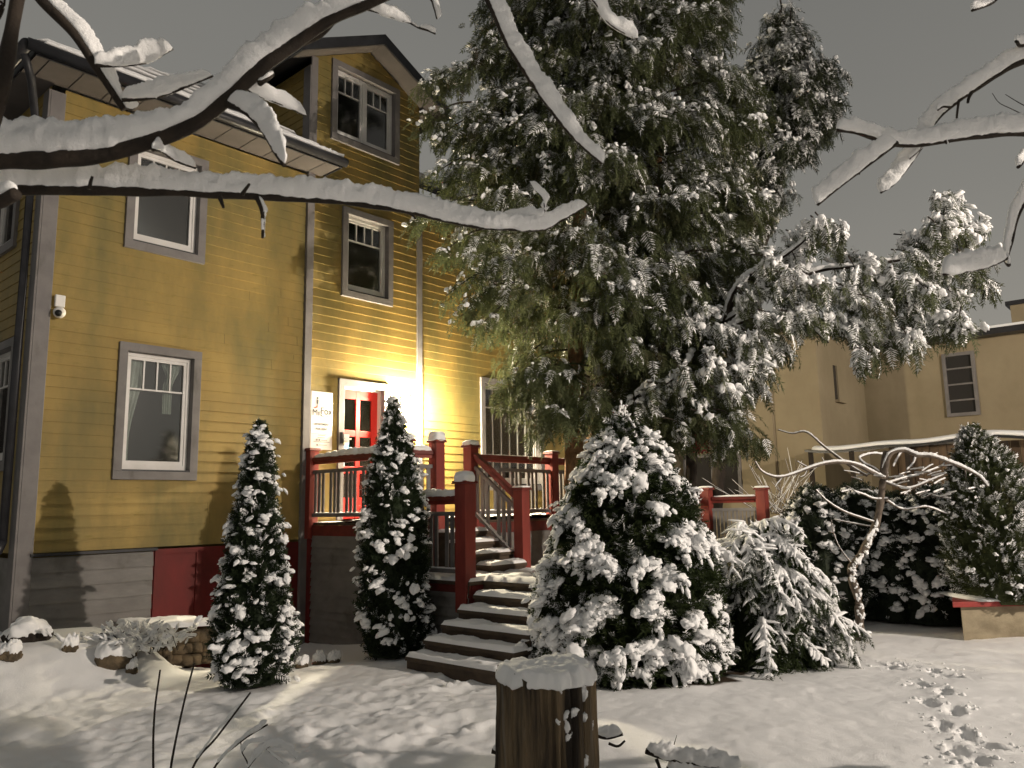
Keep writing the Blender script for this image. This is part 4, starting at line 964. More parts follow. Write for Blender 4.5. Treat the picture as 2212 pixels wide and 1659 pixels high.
P = np.c_[WEEP[0]+np.cos(a)*rr, WEEP[1]+np.sin(a)*rr, wz+.08+t*.85]; instances(bf, SPRAY, P, np.c_[np.cos(a), np.sin(a), -.6+0*a]+.4*rng.normal(size=(n, 3)), np.array([0, 0, 1.])+.5*rng.normal(size=(n, 3)), .22+.1*rng.random(n), 8)
cr = bf.build('foliage', MT['folbush'], weep); bs.build('frond_snow', MT['snow'], cr, True); bt.build('stem', MT['twig'], weep, True)

column('shade_spruce', 'tall dark conifer added out of view to shade the left wall of the house', np.array([-3.6, 3.2]), 10.5, lambda t: 1.9*np.interp(t, [0, .1, 1], [.8, 1, .03]), 2600, 120, R_, 'folback', ssz=.5, bsz=(.08, .2), z0=0.)  # unseen tree added to keep sky light off the left wall
# ------------------------------------------------------------------ crooked little tree
def branchset(root, items, dist, wood, snow_m='snow', wob=.0, sfac=1., rough=.3, nsc=30., step=.02, wid=.4, lift=.45):
    """items: (survey points, r0 px, r1 px, snow px, depth shift start, end)"""
    bw, bs = Bag(), Bag(); k = pxm(dist)
    for i, it in enumerate(items):
        pts, r0, r1, sn = it[:4]; d0, d1 = it[4:6] if len(it) > 4 else (0, 0)
        P = np.array([at(x, y, dist+d0+(d1-d0)*j/(len(pts)-1)) for j, (x, y) in enumerate(pts)])
        L = np.linalg.norm(np.diff(P, axis=0), axis=1).sum(); n = max(10, int(L/step))
        C = spline(P, n); C = C+wob*np.c_[vn(C, 9, 2+i), vn(C, 9, 3+i), vn(C, 9, 4+i)]
        rr = np.linspace(r0, r1, n)*k*(1+.16*vn(C, 14, 6)); bw.add(*tube_arr(C, rr, 9))
        if np.max(sn) > 0:
            sn_ = np.interp(np.linspace(0, 1, n), np.linspace(0, 1, len(np.atleast_1d(sn))), np.atleast_1d(sn))*k*sfac
            T_, S_, W_ = frames(C)
            hw = np.maximum(rr*1.0, sn_*wid)
            bs.add(*loaf_arr(C+W_*(rr*lift)[:, None], hw, sn_, m=16, rough=rough, nsc=nsc, seed=i*3))
    return bw.build('branches', MT[wood], root, True), bs.build('branch_snow', MT[snow_m], root, True)
lean = thing('crooked_tree', 'small crooked bare tree with snowy spreading branches in front of dark conifers', 'tree', (*at(1857, 1372, 10.7)[:2], gz(*at(1857, 1372, 10.7)[:2])))
z = lambda l: [(1426.4+x*.3552, 603.5+y*.3552) for x, y in l]
MB().tube(spline([at(*p, 10.7) for p in ((1857, 1384), (1855, 1300), (1838, 1235), (1862, 1195), (1893, 1130), (1905, 1060), (1908, 1010), (1915, 975))], 50), np.linspace(.058, .040, 50)*(1+.10*np.sin(np.arange(50)*1.1)), 12).build('trunk', MT['greybark'], lean, True)
ITEMS = [(z([(1375, 1215), (1300, 1180), (1200, 1130), (1100, 1112), (1000, 1120), (900, 1150), (800, 1187), (720, 1202), (660, 1190), (610, 1160), (575, 1105)]), 5, 1.3, (8, 9, 8, 7, 6, 3), 0, -.5),
 (z([(1260, 1195), (1150, 1130), (1000, 1020), (890, 930), (800, 937), (715, 915)]), 3.6, 1.2, (3, 4, 4, 5, 3), 0, .5), (z([(1375, 1210), (1370, 1150), (1400, 1062), (1480, 1040), (1560, 1070), (1650, 1075), (1750, 1110), (1850, 1150), (1940, 1200), (1990, 1260)]), 6, 2, (4, 8, 10, 11, 11, 9, 8), 0, -.4),
 (z([(1385, 1240), (1500, 1205), (1600, 1180), (1700, 1140), (1730, 1120)]), 3.2, 1.2, (7, 6, 5), 0, .4), (z([(1370, 1200), (1300, 1150), (1240, 1120), (1215, 1085), (1300, 1060), (1390, 1075)]), 2.6, 1, (5, 7, 8), 0, .3), (z([(1385, 1335), (1300, 1335), (1240, 1310), (1180, 1290)]), 2.4, 1, 6, 0, -.2),
 ([(1895, 1130), (1830, 1108), (1790, 1085), (1762, 1058)], 2.6, 1, 5, 0, -.3), ([(1893, 1140), (1840, 1130), (1800, 1122)], 2, .8, 4, 0, .3), ([(1908, 1040), (1960, 1055), (2010, 1038), (2040, 1025)], 3, 1.2, 7, 0, -.2), ([(1905, 1075), (1950, 1100), (2000, 1095), (2045, 1110)], 2.6, 1, 6, 0, .2), ([(1845, 1225), (1815, 1185), (1800, 1150), (1795, 1120)], 1.6, .7, 2.5, 0, -.2),
 (z([(900, 1150), (880, 1190), (850, 1205)]), 1.6, .8, 3), (z([(890, 1140), (830, 1105)]), 1.5, .8, 3), (z([(760, 1190), (720, 1235), (700, 1265)]), 1.3, .7, 4), (z([(1480, 1040), (1450, 1080), (1420, 1140)]), 2, 1, 7), (z([(1560, 1070), (1540, 1120), (1500, 1160)]), 2, 1, 6), (z([(1000, 1120), (980, 1080)]), 1, .6, 2), (z([(1850, 1150), (1860, 1230), (1830, 1290)]), 1.8, .9, 6, 0, .2), (z([(1650, 1075), (1690, 1055)]), 1.2, .7, 4)]
rng = np.random.default_rng(3)
for i in range(34):                                       # fine twigs filling the crown
    x = rng.uniform(1150, 1900); y = 1225+rng.uniform(-90, 110); L = rng.uniform(50, 120); an = rng.uniform(-.5, .9); sgn = 1 if x > 1380 else -1
    ITEMS.append((z([(x, y), (x+sgn*L*.5*math.cos(an), y-L*.35*math.sin(an)), (x+sgn*L*math.cos(an), y-L*.6*math.sin(an))]), 1.2, .6, rng.uniform(3, 7), rng.uniform(-.4, .4), rng.uniform(-.5, .5)))
branchset(lean, ITEMS, 10.7, 'greybark', rough=.25, nsc=40, sfac=.5, step=.012)
# snow on the trunk's windward side
bs = Bag(); C = spline([at(*p, 10.7) for p in ((1857, 1384), (1855, 1300), (1838, 1235), (1862, 1195), (1893, 1130))], 40); kk = rng.integers(0, 40, 70); P = C[kk]-FH*.045+R0*rng.uniform(-.03, .03, 70)[:, None]
instances(bs, BLOB, P, unit_rand(70, rng)+np.array([0, 0, .6]), -np.tile(FH, (70, 1)), np.c_[rng.uniform(.012, .03, 70), rng.uniform(.02, .045, 70), np.full(70, .012)], 4); bs.build('trunk_snow', MT['snow'], lean, True)

# bare shrub by the terrace rail
sh = thing('bare_shrub', 'thin bare shrub dusted with snow behind the short red railing', 'shrub', (*at(1690, 1120, 15.2)[:2], .1)); it = []
rng = np.random.default_rng(8)
for i in range(26):
    x0 = rng.uniform(1640, 1730); y0 = 1110; a = rng.uniform(-1.1, 1.1); L = rng.uniform(60, 130); x1 = x0+L*math.sin(a); y1 = y0-L*math.cos(a); it.append(([(x0, y0), ((x0+x1)/2+rng.uniform(-8, 8), (y0+y1)/2), (x1, y1)], .9, .4, .8, rng.uniform(-.5, .5), rng.uniform(-.5, .5)))
    x2 = x1+rng.uniform(-40, 40); y2 = y1-rng.uniform(0, 30); it.append((([((x0+x1)/2, (y0+y1)/2), (x2, y2)]), .6, .3, .6, 0, rng.uniform(-.4, .4)))
branchset(sh, it, 15.2, 'greybark', step=.05, rough=.2)
bb = thing('berry_cluster', 'cluster of dark red berries hanging at the lower edge of the cedar', 'berries', at(1505, 962, 12.0)); bag = Bag(); V, T = ico(1)
for i in range(60): bag.add(V*.018+at(1505, 962, 12.)+rng.normal(size=3)*np.array([.10, .1, .07]), None, T)
bag.build('berries', MT['berry'], bb, True)

# ------------------------------------------------------------------ planter
pl = thing('planter', 'rendered stone planter with red cap and snow at the right edge', 'planter', (*at(2140, 1385, 10.0)[:2], 0))
a0 = gnd(2082, 1384, -.0); b0 = a0+norm(np.array([.72, -.78, 0]))*2.6; ax_ = norm(b0-a0); pr = np.array([-ax_[1], ax_[0], 0]); pr = norm((a0-CAM)*np.array([1, 1, 0]))
def slab(a, b, depth, z0, z1, inset=0.):
    a = a-ax_*inset-pr*inset; b = b+ax_*inset-pr*inset; d = depth+2*inset; q = [a, b, b+pr*d, a+pr*d]
    return [np.array([*p[:2], z0]) for p in q]+[np.array([*p[:2], z1]) for p in q]
MB().hexa(slab(a0, b0, .9, -.2, .43)).build('wall', MT['plantstone'], pl, bevel=.01); MB().hexa(slab(a0, b0, .9, .432, .50, .10)).build('cap', MT['redcap'], pl, bevel=.006)
c = slab(a0, b0, .9, 0, .50, .08); cc = (c[4]+c[7])/2; ce = (c[5]+c[6])/2; loaf('cap_snow', [cc+ax_*.02, (cc+ce)/2, ce], .50, .05, pl, rough=.25, nsc=6)

# ------------------------------------------------------------------ right-hand building
UB = 20.5
bl = thing('stucco_building', 'dim yellow stucco building with flat eave and protruding stair block', 'building', (UB, -6, 0))
e0 = plx(1890, 737, UB); e1 = plx(2212, 697, UB); ez = (e0[2]+e1[2])/2-.30; pw = plx(1872, 900, UB)
yk = pw[1]; ub = None
# corner of the protruding block lies on the sight line through (1770,850), its side wall runs along u to UB
r_ = ray(1770, 850); tt_ = (yk-CAM[1])/r_[1]; ub = (CAM+r_*tt_)[0]
mb = MB(); mb.hexa([(UB, -26, -.5), (UB+9, -26, -.5), (UB+9, yk+14, -.5), (UB, yk+14, -.5), (UB, -26, ez), (UB+9, -26, ez), (UB+9, yk+14, ez), (UB, yk+14, ez)])
zt = ez+.25
mb.hexa([(ub, yk, -.5), (UB+.1, yk, -.5), (UB+.1, yk+9, -.5), (ub, yk+9, -.5), (ub, yk, zt), (UB+.1, yk, zt), (UB+.1, yk+9, zt), (ub, yk+9, zt)])
sp = CAM+ray(1668, 900)*((ub-.14-CAM[0])/ray(1668, 900)[0])
mb.hexa([(ub-.14, sp[1], -.5), (ub+.02, sp[1], -.5), (ub+.02, yk+9, -.5), (ub-.14, yk+9, -.5), (ub-.14, sp[1], zt-.01), (ub+.02, sp[1], zt-.01), (ub+.02, yk+9, zt-.01), (ub-.14, yk+9, zt-.01)])
mb.build('wall', MT['stucco'], bl)
mb = MB(); mb.hexa([(UB-.45, -26, ez), (UB+9, -26, ez), (UB+9, yk+14, ez), (UB-.45, yk+14, ez), (UB-.45, -26, ez+.16), (UB+9, -26, ez+.16), (UB+9, yk+14, ez+.16), (UB-.45, yk+14, ez+.16)])
mb.hexa([(ub-.35, yk-.3, zt), (UB-.46, yk-.3, zt), (UB-.46, yk+9.3, zt), (ub-.35, yk+9.3, zt), (ub-.35, yk-.3, zt+.15), (UB-.46, yk-.3, zt+.15), (UB-.46, yk+9.3, zt+.15), (ub-.35, yk+9.3, zt+.15)]); rf = mb.build('roof', MT['gutter'], bl)
mb = MB(); mb.hexa([(UB-.40, -26, ez+.161), (UB+8.9, -26, ez+.161), (UB+8.9, yk+14, ez+.161), (UB-.40, yk+14, ez+.161), (UB-.36, -26, ez+.24), (UB+8.9, -26, ez+.24), (UB+8.9, yk+14, ez+.24), (UB-.36, yk+14, ez+.24)]); mb.build('roof_snow', MT['snow'], rf)
c0 = plx(2185, 690, UB+1.2); ct = plx(2185, 660, UB+1.2)[2]; mb = MB(); mb.hexa([(UB+1.2, c0[1]-1.2, ez+.1), (UB+2, c0[1]-1.2, ez+.1), (UB+2, c0[1], ez+.1), (UB+1.2, c0[1], ez+.1), (UB+1.2, c0[1]-1.2, ct), (UB+2, c0[1]-1.2, ct), (UB+2, c0[1], ct), (UB+1.2, c0[1], ct)]).use(MT['stucco'])
ch = mb.build('chimney', MT['stucco'], rf); MB().hexa([(UB+1.12, c0[1]-1.3, ct), (UB+2.1, c0[1]-1.3, ct), (UB+2.1, c0[1]+.1, ct), (UB+1.12, c0[1]+.1, ct), (UB+1.12, c0[1]-1.3, ct+.12), (UB+2.1, c0[1]-1.3, ct+.12), (UB+2.1, c0[1]+.1, ct+.12), (UB+1.12, c0[1]+.1, ct+.12)]).build('chimney_cap', MT['gutter'], ch)
def bwin(u, q, cols, rows, name='window', fr='grey'):
    """window on a wall u=const from its four survey corners (tl, tr, bl, br)"""
    P = [plx(*p, u) for p in q]; ya = (P[0][1]+P[2][1])/2; yb = (P[1][1]+P[3][1])/2; z1 = (P[0][2]+P[1][2])/2; z0 = (P[2][2]+P[3][2])/2
    y0, y1 = min(ya, yb), max(ya, yb); t = .09; mb = MB(); B = lambda a, b, c, d, o0, o1: mb.hexa([(u-o1, a, c), (u-o0, a, c), (u-o0, b, c), (u-o1, b, c), (u-o1, a, d), (u-o0, a, d), (u-o0, b, d), (u-o1, b, d)])
    B(y0, y1, z1-t, z1, .0, .06); B(y0, y1, z0, z0+t, 0, .07); B(y0, y0+t, z0+t, z1-t, 0, .06); B(y1-t, y1, z0+t, z1-t, 0, .06)
    for i in range(1, rows): zz = z0+(z1-z0)*i/rows; B(y0+t, y1-t, zz-.022, zz+.022, 0, .045)
    for i in range(1, cols): yy = y0+(y1-y0)*i/cols; B(yy-.022, yy+.022, z0+t, z1-t, 0, .044)
    wn = mb.build(name, MT[fr], bl); mb2 = MB(); mb2.hexa([(u-.012, y0+t, z0+t), (u-.002, y0+t, z0+t), (u-.002, y1-t, z0+t), (u-.012, y1-t, z0+t), (u-.012, y0+t, z1-t), (u-.002, y0+t, z1-t), (u-.002, y1-t, z1-t), (u-.012, y1-t, z1-t)]); mb2.build('pane', MT['darkglass'], wn)
MT['darkglass'] = mat('dark_glass', (.035, .033, .032), rough=.12, spec=.5)
bwin(UB, [(2033, 765), (2104, 759), (2048, 900), (2119, 897)], 1, 4); bwin(ub-.14, [(1480, 985), (1602, 976), (1480, 1085), (1604, 1080)], 2, 1)
rr = lambda px, py: ply(px, py, yk); q0, q1, q2 = rr(1802, 790), rr(1812, 865), rr(1806, 790)
mb = MB(); mb.box(q0[0]-.12, q0[0]+.30, -yk+.0, -yk+.02, q1[2], q0[2]); sw = mb.build('slit_window', MT['darkglass'], bl); mb = MB(); mb.box(q0[0]+.02, q0[0]+.34, -yk+.021, -yk+.06, q1[2], q0[2]); mb.box(q0[0]-.14, q0[0]+.42, -yk+.0, -yk+.12, q1[2]-.07, q1[2]-.002); mb.build('frame', MT['stucco'], sw)
# lean-to with board wall and snow on its roof
A = plx(1742, 981, ub-1.4); Bq = plx(2212, 938, ub-1.4); zc = (A[2]+Bq[2])/2; y_a = A[1]; y_b = Bq[1]-6
lt = thing('lean_to', 'long wooden lean-to with snow on its roof along the stucco building', 'shed', (ub-1.4, y_a, 0)); k = 60; yy = np.linspace(y_a, y_b, k)
wav = .05*np.sin((yy-y_a)*1.3)+.03*np.sin((yy-y_a)*2.9); P = np.c_[np.full(k, ub-1.4+.5), yy, np.full(k, zc+.04)+wav-.05*0]
bulk('roof_snow', *loaf_arr(P, .62, .12, rough=.15, nsc=3), MT['snow'], lt, True)
V = []; 
for i in range(k): V += [(ub-1.5, yy[i], zc-.03+wav[i]), (ub+.0, yy[i], zc+.12+wav[i]), (ub-1.5, yy[i], zc+.02+wav[i]), (ub+.0, yy[i], zc+.17+wav[i])]
V = np.array(V); i = np.arange(k-1)*4; Q = np.vstack([np.c_[i, i+4, i+5, i+1], np.c_[i+2, i+3, i+7, i+6], np.c_[i, i+2, i+6, i+4]]); bulk('roof', V, Q, None, MT['gutter'], lt)
mb = MB()
for j, y in enumerate(np.arange(y_b, y_a-1.9, .17)): o = .02*random.random(); mb.hexa([(ub-1.25-o, y, -.3), (ub-1.2-o, y, -.3), (ub-1.2-o, y+.16, -.3), (ub-1.25-o, y+.16, -.3), (ub-1.25-o, y, zc-.02), (ub-1.2-o, y, zc-.02), (ub-1.2-o, y+.16, zc-.02), (ub-1.25-o, y+.16, zc-.02)])
mb.build('board_wall', MT['fenceboard'], lt)
for y in np.r_[y_a-.15, y_a-1.1, np.arange(y_a-2.3, y_b, -1.9)]: MB().hexa([(ub-1.45, y, -.3), (ub-1.36, y, -.3), (ub-1.36, y+.09, -.3), (ub-1.45, y+.09, -.3), (ub-1.45, y, zc-.03), (ub-1.36, y, zc-.03), (ub-1.36, y+.09, zc-.03), (ub-1.45, y+.09, zc-.03)]).build('post', MT['bark'], lt)

# ------------------------------------------------------------------ stump
st = thing('tree_stump', 'tall weathered tree stump wearing a thick cap of snow', 'stump', (*STUMP, gz(*STUMP))); sz0 = gz(*STUMP)-.1; sz1 = at(1183, 1452, 4.)[2]
na, nz = 140, 60; A_, Z_ = np.meshgrid(np.arange(na)*2*math.pi/na, np.linspace(0, 1, nz), indexing='xy'); a = A_.ravel(); t = Z_.ravel()
cyl = np.c_[np.cos(a)*1.4, np.sin(a)*1.4, t*.35]
rad = .222*(1+.10*vn(cyl, 1.2, 3)+.10*vn(cyl*np.array([1, 1, .4]), 3.0, 4)+.045*vn(cyl*np.array([1, 1, .8]), 8, 5)+.02*vn(cyl*np.array([1, 1, 2]), 18, 6))*(1.09-.06*t+.10*np.exp(-t*7))
rad -= .028*np.exp(-((vn(cyl*np.array([1, 1, .35]), 3.4, 14))/.10)**2)
hh = (sz1-sz0)*(1+.035*vn(np.c_[np.cos(a), np.sin(a), 0*a], 2.3, 9)*t)
V = np.c_[STUMP[0]+np.cos(a)*rad, STUMP[1]+np.sin(a)*rad, sz0+t*hh]; V = np.vstack([V, [STUMP[0], STUMP[1], sz1]])
rtop = rad[-na:].copy(); atop = np.arange(na)*2*math.pi/na; j = np.arange(na); bulk('wood', V, ringfaces(nz, na), np.c_[np.full(na, na*nz), (nz-1)*na+j, (nz-1)*na+(j+1) % na], MT['stump'], st, True)
# snow cap overhanging the rim
nr, na = 40, 120; Rr, A_ = np.meshgrid(np.linspace(.001, 1, nr), np.arange(na)*2*math.pi/na, indexing='ij'); a = A_.ravel(); r_ = Rr.ravel()
rim = (np.interp(a, np.r_[atop, 2*math.pi], np.r_[rtop, rtop[:1]])*.55+.45*.222+.020)*(1+.04*vn(np.c_[np.cos(a), np.sin(a)], 4, 22)); q = np.clip((r_-.72)/.28, 0, 1); rp = np.where(r_ < .72, r_/.72*.86, .86+.14*np.sin(q*math.pi*.72))
xy = np.c_[np.cos(a)*rim*rp, np.sin(a)*rim*rp]; h = -.020+.072*np.where(r_ < .72, 1, .5+.5*np.cos(q*math.pi))*(1+.22*vn(xy, 6, 23))+.010*fbm(xy, 20, 4, 24)-.012*(rp/1.)**2
bulk('snow_cap', np.c_[xy+STUMP, sz1+h], ringfaces(nr, na), None, MT['snow'], st, True)
rng = np.random.default_rng(14)
for px, py, w_, h_ in ((1210, 1490, 5, 14), (1257, 1490, 7, 18), (1262, 1502, 9, 22), (1222, 1545, 7, 18), (1238, 1540, 13, 26), (1225, 1570, 8, 24), (1228, 1590, 7, 16), (1252, 1542, 10, 22), (1262, 1550, 9, 16), (1275, 1575, 6, 26), (1283, 1545, 6, 14), (1268, 1630, 10, 24), (1262, 1650, 12, 22), (1280, 1640, 6, 18), (1206, 1560, 6, 12)):
    q = (px-1183)/102.; d = 4-.215*math.sqrt(max(0.02, 1-q*q)); p = at(px, py, d); k_ = pxm(4); o = norm(np.array([*(p[:2]-STUMP), .0]))
    bs = Bag(); instances(bs, BLOB2, p[None]-o*.004, np.array([[0, 0, -1.]])+.3*rng.normal(size=(1, 3)), o[None], np.array([[w_*k_*.72, h_*k_*.55, .022]]), int(px)); bs.build('snow_patch', MT['snow'], st, True)

# ------------------------------------------------------------------ left garden corner
def boulder(name, label, cat, x, y, r_, h, mt, snow_h, seed, group=None, sink=.3, lump=.25):
    zb = gz(x, y); o = thing(name, label, cat, (x, y, zb), group); V, T = ico(4)
    v = V*(1+lump*fbm(V, 1.4, 3, seed))[:, None]*np.array([r_, r_*.85, h]); v[:, 2] -= h*sink-h*.6; bulk('stone', v+np.array([x, y, zb]), None, T, MT[mt], o, True)
    s_ = V*(1+lump*fbm(V, 1.4, 3, seed))[:, None]*np.array([r_*1.05, r_*.9, h*1.03]); s_[:, 2] -= h*sink-h*.6; up = V[:, 2]; s_ = s_+np.array([0, 0, 1.])*(snow_h*sstep(-.1, .6, up)*(1+.4*fbm(V, 4, 2, seed+1)))[:, None]-norm(V)*(.05*sstep(.25, -.05, up+.16*fbm(V, 3.5, 2, seed+3)))[:, None]
    bulk('snow_cap', s_+np.array([x, y, zb]), None, T, MT['snow'], o, True); return o
p = gpt(253, 1432); boulder('boulder', 'rounded boulder under a smooth snow dome in the left garden bed', 'rock', p[0], p[1], .22, .15, 'stone', .06, 3, lump=.12)
p = gpt(398, 1405); boulder('boulder', 'pointed stone with snow cap between low shrub and stone wall', 'rock', p[0], p[1], .12, .19, 'stone', .06, 8, lump=.2)
p = gpt(62, 1385); boulder('log_section', 'dark mossy block with patchy snow by the house corner', 'rock', p[0], p[1]+.05, .24, .17, 'bark', .03, 15, lump=.22)
# dry stone wall with a snow covered slab
sw = thing('stone_wall', 'low stone wall with snow covered top in front of the red cellar door', 'wall', (*gnd(420, 1420, .0)[:2], 0)); rng = np.random.default_rng(77); V0, T0 = ico(2); bag = Bag(); wa = gnd(318, 1425, .05); wb = gnd(470, 1432, -.05); dn = np.array([0.2, 1., 0])
for i in range(9):
    for j in range(3):
        c_ = wa+(wb-wa)*((i+.5*(j % 2)+.3)/9); v = np.sign(V0)*np.abs(V0)**.55*np.array([.105, .2, .075])*(1+.12*vn(V0+i*3+j, 2, i+j*9))[:, None]; bag.add(v+np.array([c_[0], c_[1]+.15, .02+j*.135])+rng.normal(size=3)*.012, None, T0)
bag.build('stones', MT['stone'], sw, True); nx, ny = 40, 24; X, Y = np.meshgrid(np.linspace(-.05, 1.05, nx), np.linspace(-.06, .9, ny), indexing='ij'); P = wa+(wb-wa)*X.ravel()[:, None]+np.array([0, 1., 0])*Y.ravel()[:, None]; e = np.minimum(np.minimum(X+.05, 1.05-X)*1.2, np.minimum(Y+.06, .9-Y)).ravel()
P[:, 2] = .415+.055*np.clip(e/.06, 0, 1)**.5*(1+.3*fbm(P, 6, 3, 2)); bulk('wall_snow', P, (np.arange(nx-1)[:, None]*ny+np.arange(ny-1)[None]).reshape(-1)[:, None]+np.array([0, ny, ny+1, 1])[None], None, MT['snow'], sw, True)
# low shrub buried in snow
ls = thing('low_shrub', 'low garden shrub with curled leaves completely coated in snow', 'shrub', gpt(285, 1402)); bs, bt = Bag(), Bag(); c0 = gpt(285, 1402)+np.array([0, 0, .03]); rng = np.random.default_rng(4)
for i in range(90):
    a = rng.random()*6.28; L = .12+.25*rng.random(); p0 = c0+R0*rng.normal()*.24+FH*rng.normal()*.10+np.array([0, 0, -.05]); e = np.array([math.cos(a)*L*1.2, math.sin(a)*L*.8, .08+.20*rng.random()]); C = spline([p0, p0+e*.6+[0, 0, .05], p0+e], 9); bt.add(*tube_arr(C, .005, 5))
    ii = rng.integers(2, 9, 6); instances(bs, BLOB2, C[ii]+[0, 0, .012], np.tile(e, (6, 1))+.1*rng.normal(size=(6, 3)), np.array([[0, 0, 1.]]*6)+.4*rng.normal(size=(6, 3)), np.c_[rng.uniform(.015, .035, 6), rng.uniform(.03, .07, 6), rng.uniform(.014, .026, 6)], i)
bt.build('stems', MT['twig'], ls, True); bs.build('snow_clumps', MT['snow'], ls, True)
p0 = gnd(225, 1378, .3)
for i, (px, py, s_) in enumerate(((22, 1425, .10), (150, 1405, .08), (285, 1452, .06))):
    q = gpt(px, py); boulder('boulder', ['snow heaped stone at the far left edge of the garden', 'snow heaped stone in front of the mossy block', 'small snow heaped stone touching the round boulder'][i], 'rock', q[0], q[1], s_, s_*.8, 'stone', .07, 30+i)
# border of edging stones below the column thujas
for i, (px, py, s_) in enumerate(((405, 1442, .075), (440, 1440, .09), (478, 1450, .085), (512, 1452, .10), (548, 1455, .085), (585, 1452, .095), (618, 1450, .09), (652, 1442, .085), (690, 1436, .10), (722, 1432, .08))):
    q = gpt(px, py); boulder('edging_stone', 'snow covered edging stone in the row in front of the left column thuja', 'stone', q[0], q[1], s_, s_*.8, 'stone', .05, 50+i, 'edging stones under the column thujas')

# ------------------------------------------------------------------ stems, fallen wood in the foreground
sk = thing('dry_stems', 'clump of four thin dark stems rising from the snow at lower left', 'plant', (*at(380, 1800, 4.6)[:2], gz(*at(380, 1800, 4.6)[:2])))
for pts in (((335, 1790), (331, 1640), (334, 1540), (346, 1447)), ((350, 1790), (372, 1640), (397, 1520), (420, 1432)), ((370, 1800), (418, 1655), (470, 1590), (541, 1496)), ((400, 1800), (462, 1660), (520, 1602), (578, 1565))):
    C = spline([at(*p, 4.6) for p in pts], 30); MB().tube(C, np.linspace(.0075, .005, 30), 7).build('stem', MT['twig'], sk, True)
branchset(sk, [([(425, 1640), (470, 1580), (520, 1520)], .5, .3, 4), ([(470, 1648), (520, 1600), (575, 1562)], .5, .3, 6), ([(530, 1590), (560, 1575), (577, 1556)], .5, .3, 8)], 4.58, 'twig', step=.01)
aw = thing('arched_twig', 'fallen twig with snowy arched side shoots lying at lower left', 'twig', (*at(540, 1700, 4.5)[:2], gz(*at(540, 1700, 4.5)[:2])))
branchset(aw, [([(537, 1690), (535, 1650), (523, 1625), (520, 1600)], 1.6, 1, 0), ([(535, 1660), (555, 1635), (585, 1612), (620, 1618), (640, 1640)], 1.3, .7, (6, 12, 14, 10)), ([(575, 1618), (600, 1640), (615, 1650), (625, 1650)], 1, .6, 5), ([(523, 1625), (540, 1605), (575, 1602)], 1, .6, 8)], 4.5, 'twig', step=.01, rough=.4)
fb1 = thing('fallen_branch', 'snow covered branch lying on the ground right of the stump', 'branch', (*at(1500, 1650, 4.6)[:2], gz(*at(1500, 1650, 4.6)[:2])))
branchset(fb1, [([(1395, 1622), (1440, 1637), (1500, 1648), (1560, 1655), (1600, 1672)], 6, 5, (20, 26, 26, 24)), ([(1418, 1640), (1425, 1660), (1430, 1690)], 4, 3, 0), ([(1440, 1660), (1500, 1668), (1580, 1676)], 5, 4, 14), ([(1455, 1612), (1462, 1588)], 1, .6, 0)], 4.6, 'bark', step=.012, rough=.35)
fb2 = thing('fallen_branch', 'short broken branch under snow leaning against the stump foot', 'branch', (*at(1320, 1605, 4.9)[:2], gz(*at(1320, 1605, 4.9)[:2])))
branchset(fb2, [([(1285, 1585), (1310, 1592), (1345, 1585)], 6, 4, (16, 20, 16)), ([(1315, 1606), (1335, 1612), (1350, 1600)], 3, 2, 0)], 4.9, 'bark', step=.012)
fb3 = thing('fallen_branch', 'stub of wood with snow poking out left of the stump', 'branch', (*at(1075, 1620, 4.6)[:2], gz(*at(1075, 1620, 4.6)[:2])))
branchset(fb3, [([(1062, 1622), (1085, 1626), (1110, 1630)], 5, 5, (18, 20))], 4.6, 'bark', step=.012)

bag = Bag(); rng = np.random.default_rng(61); tr_ = np.array([gpt(px, py) for px, py, _ in PRINTS]); k = rng.integers(0, len(tr_), 260)
P = tr_[k]+np.c_[rng.normal(size=(260, 2))*.13, np.zeros(260)]; P[:, 2] = ground_z(P[:, 0], P[:, 1])+.003; s_ = .006+.02*rng.random(260)**3
instances(bag, BLOB, P, unit_rand(260, rng)*[1, 1, .2], np.tile([0, 0, 1.], (260, 1)), s_, 2); o = bag.build('snow_crumbs', MT['snow'], None, True); tag(o, 'loose crumbs of snow kicked up along the footprints', 'snow', kind='stuff')

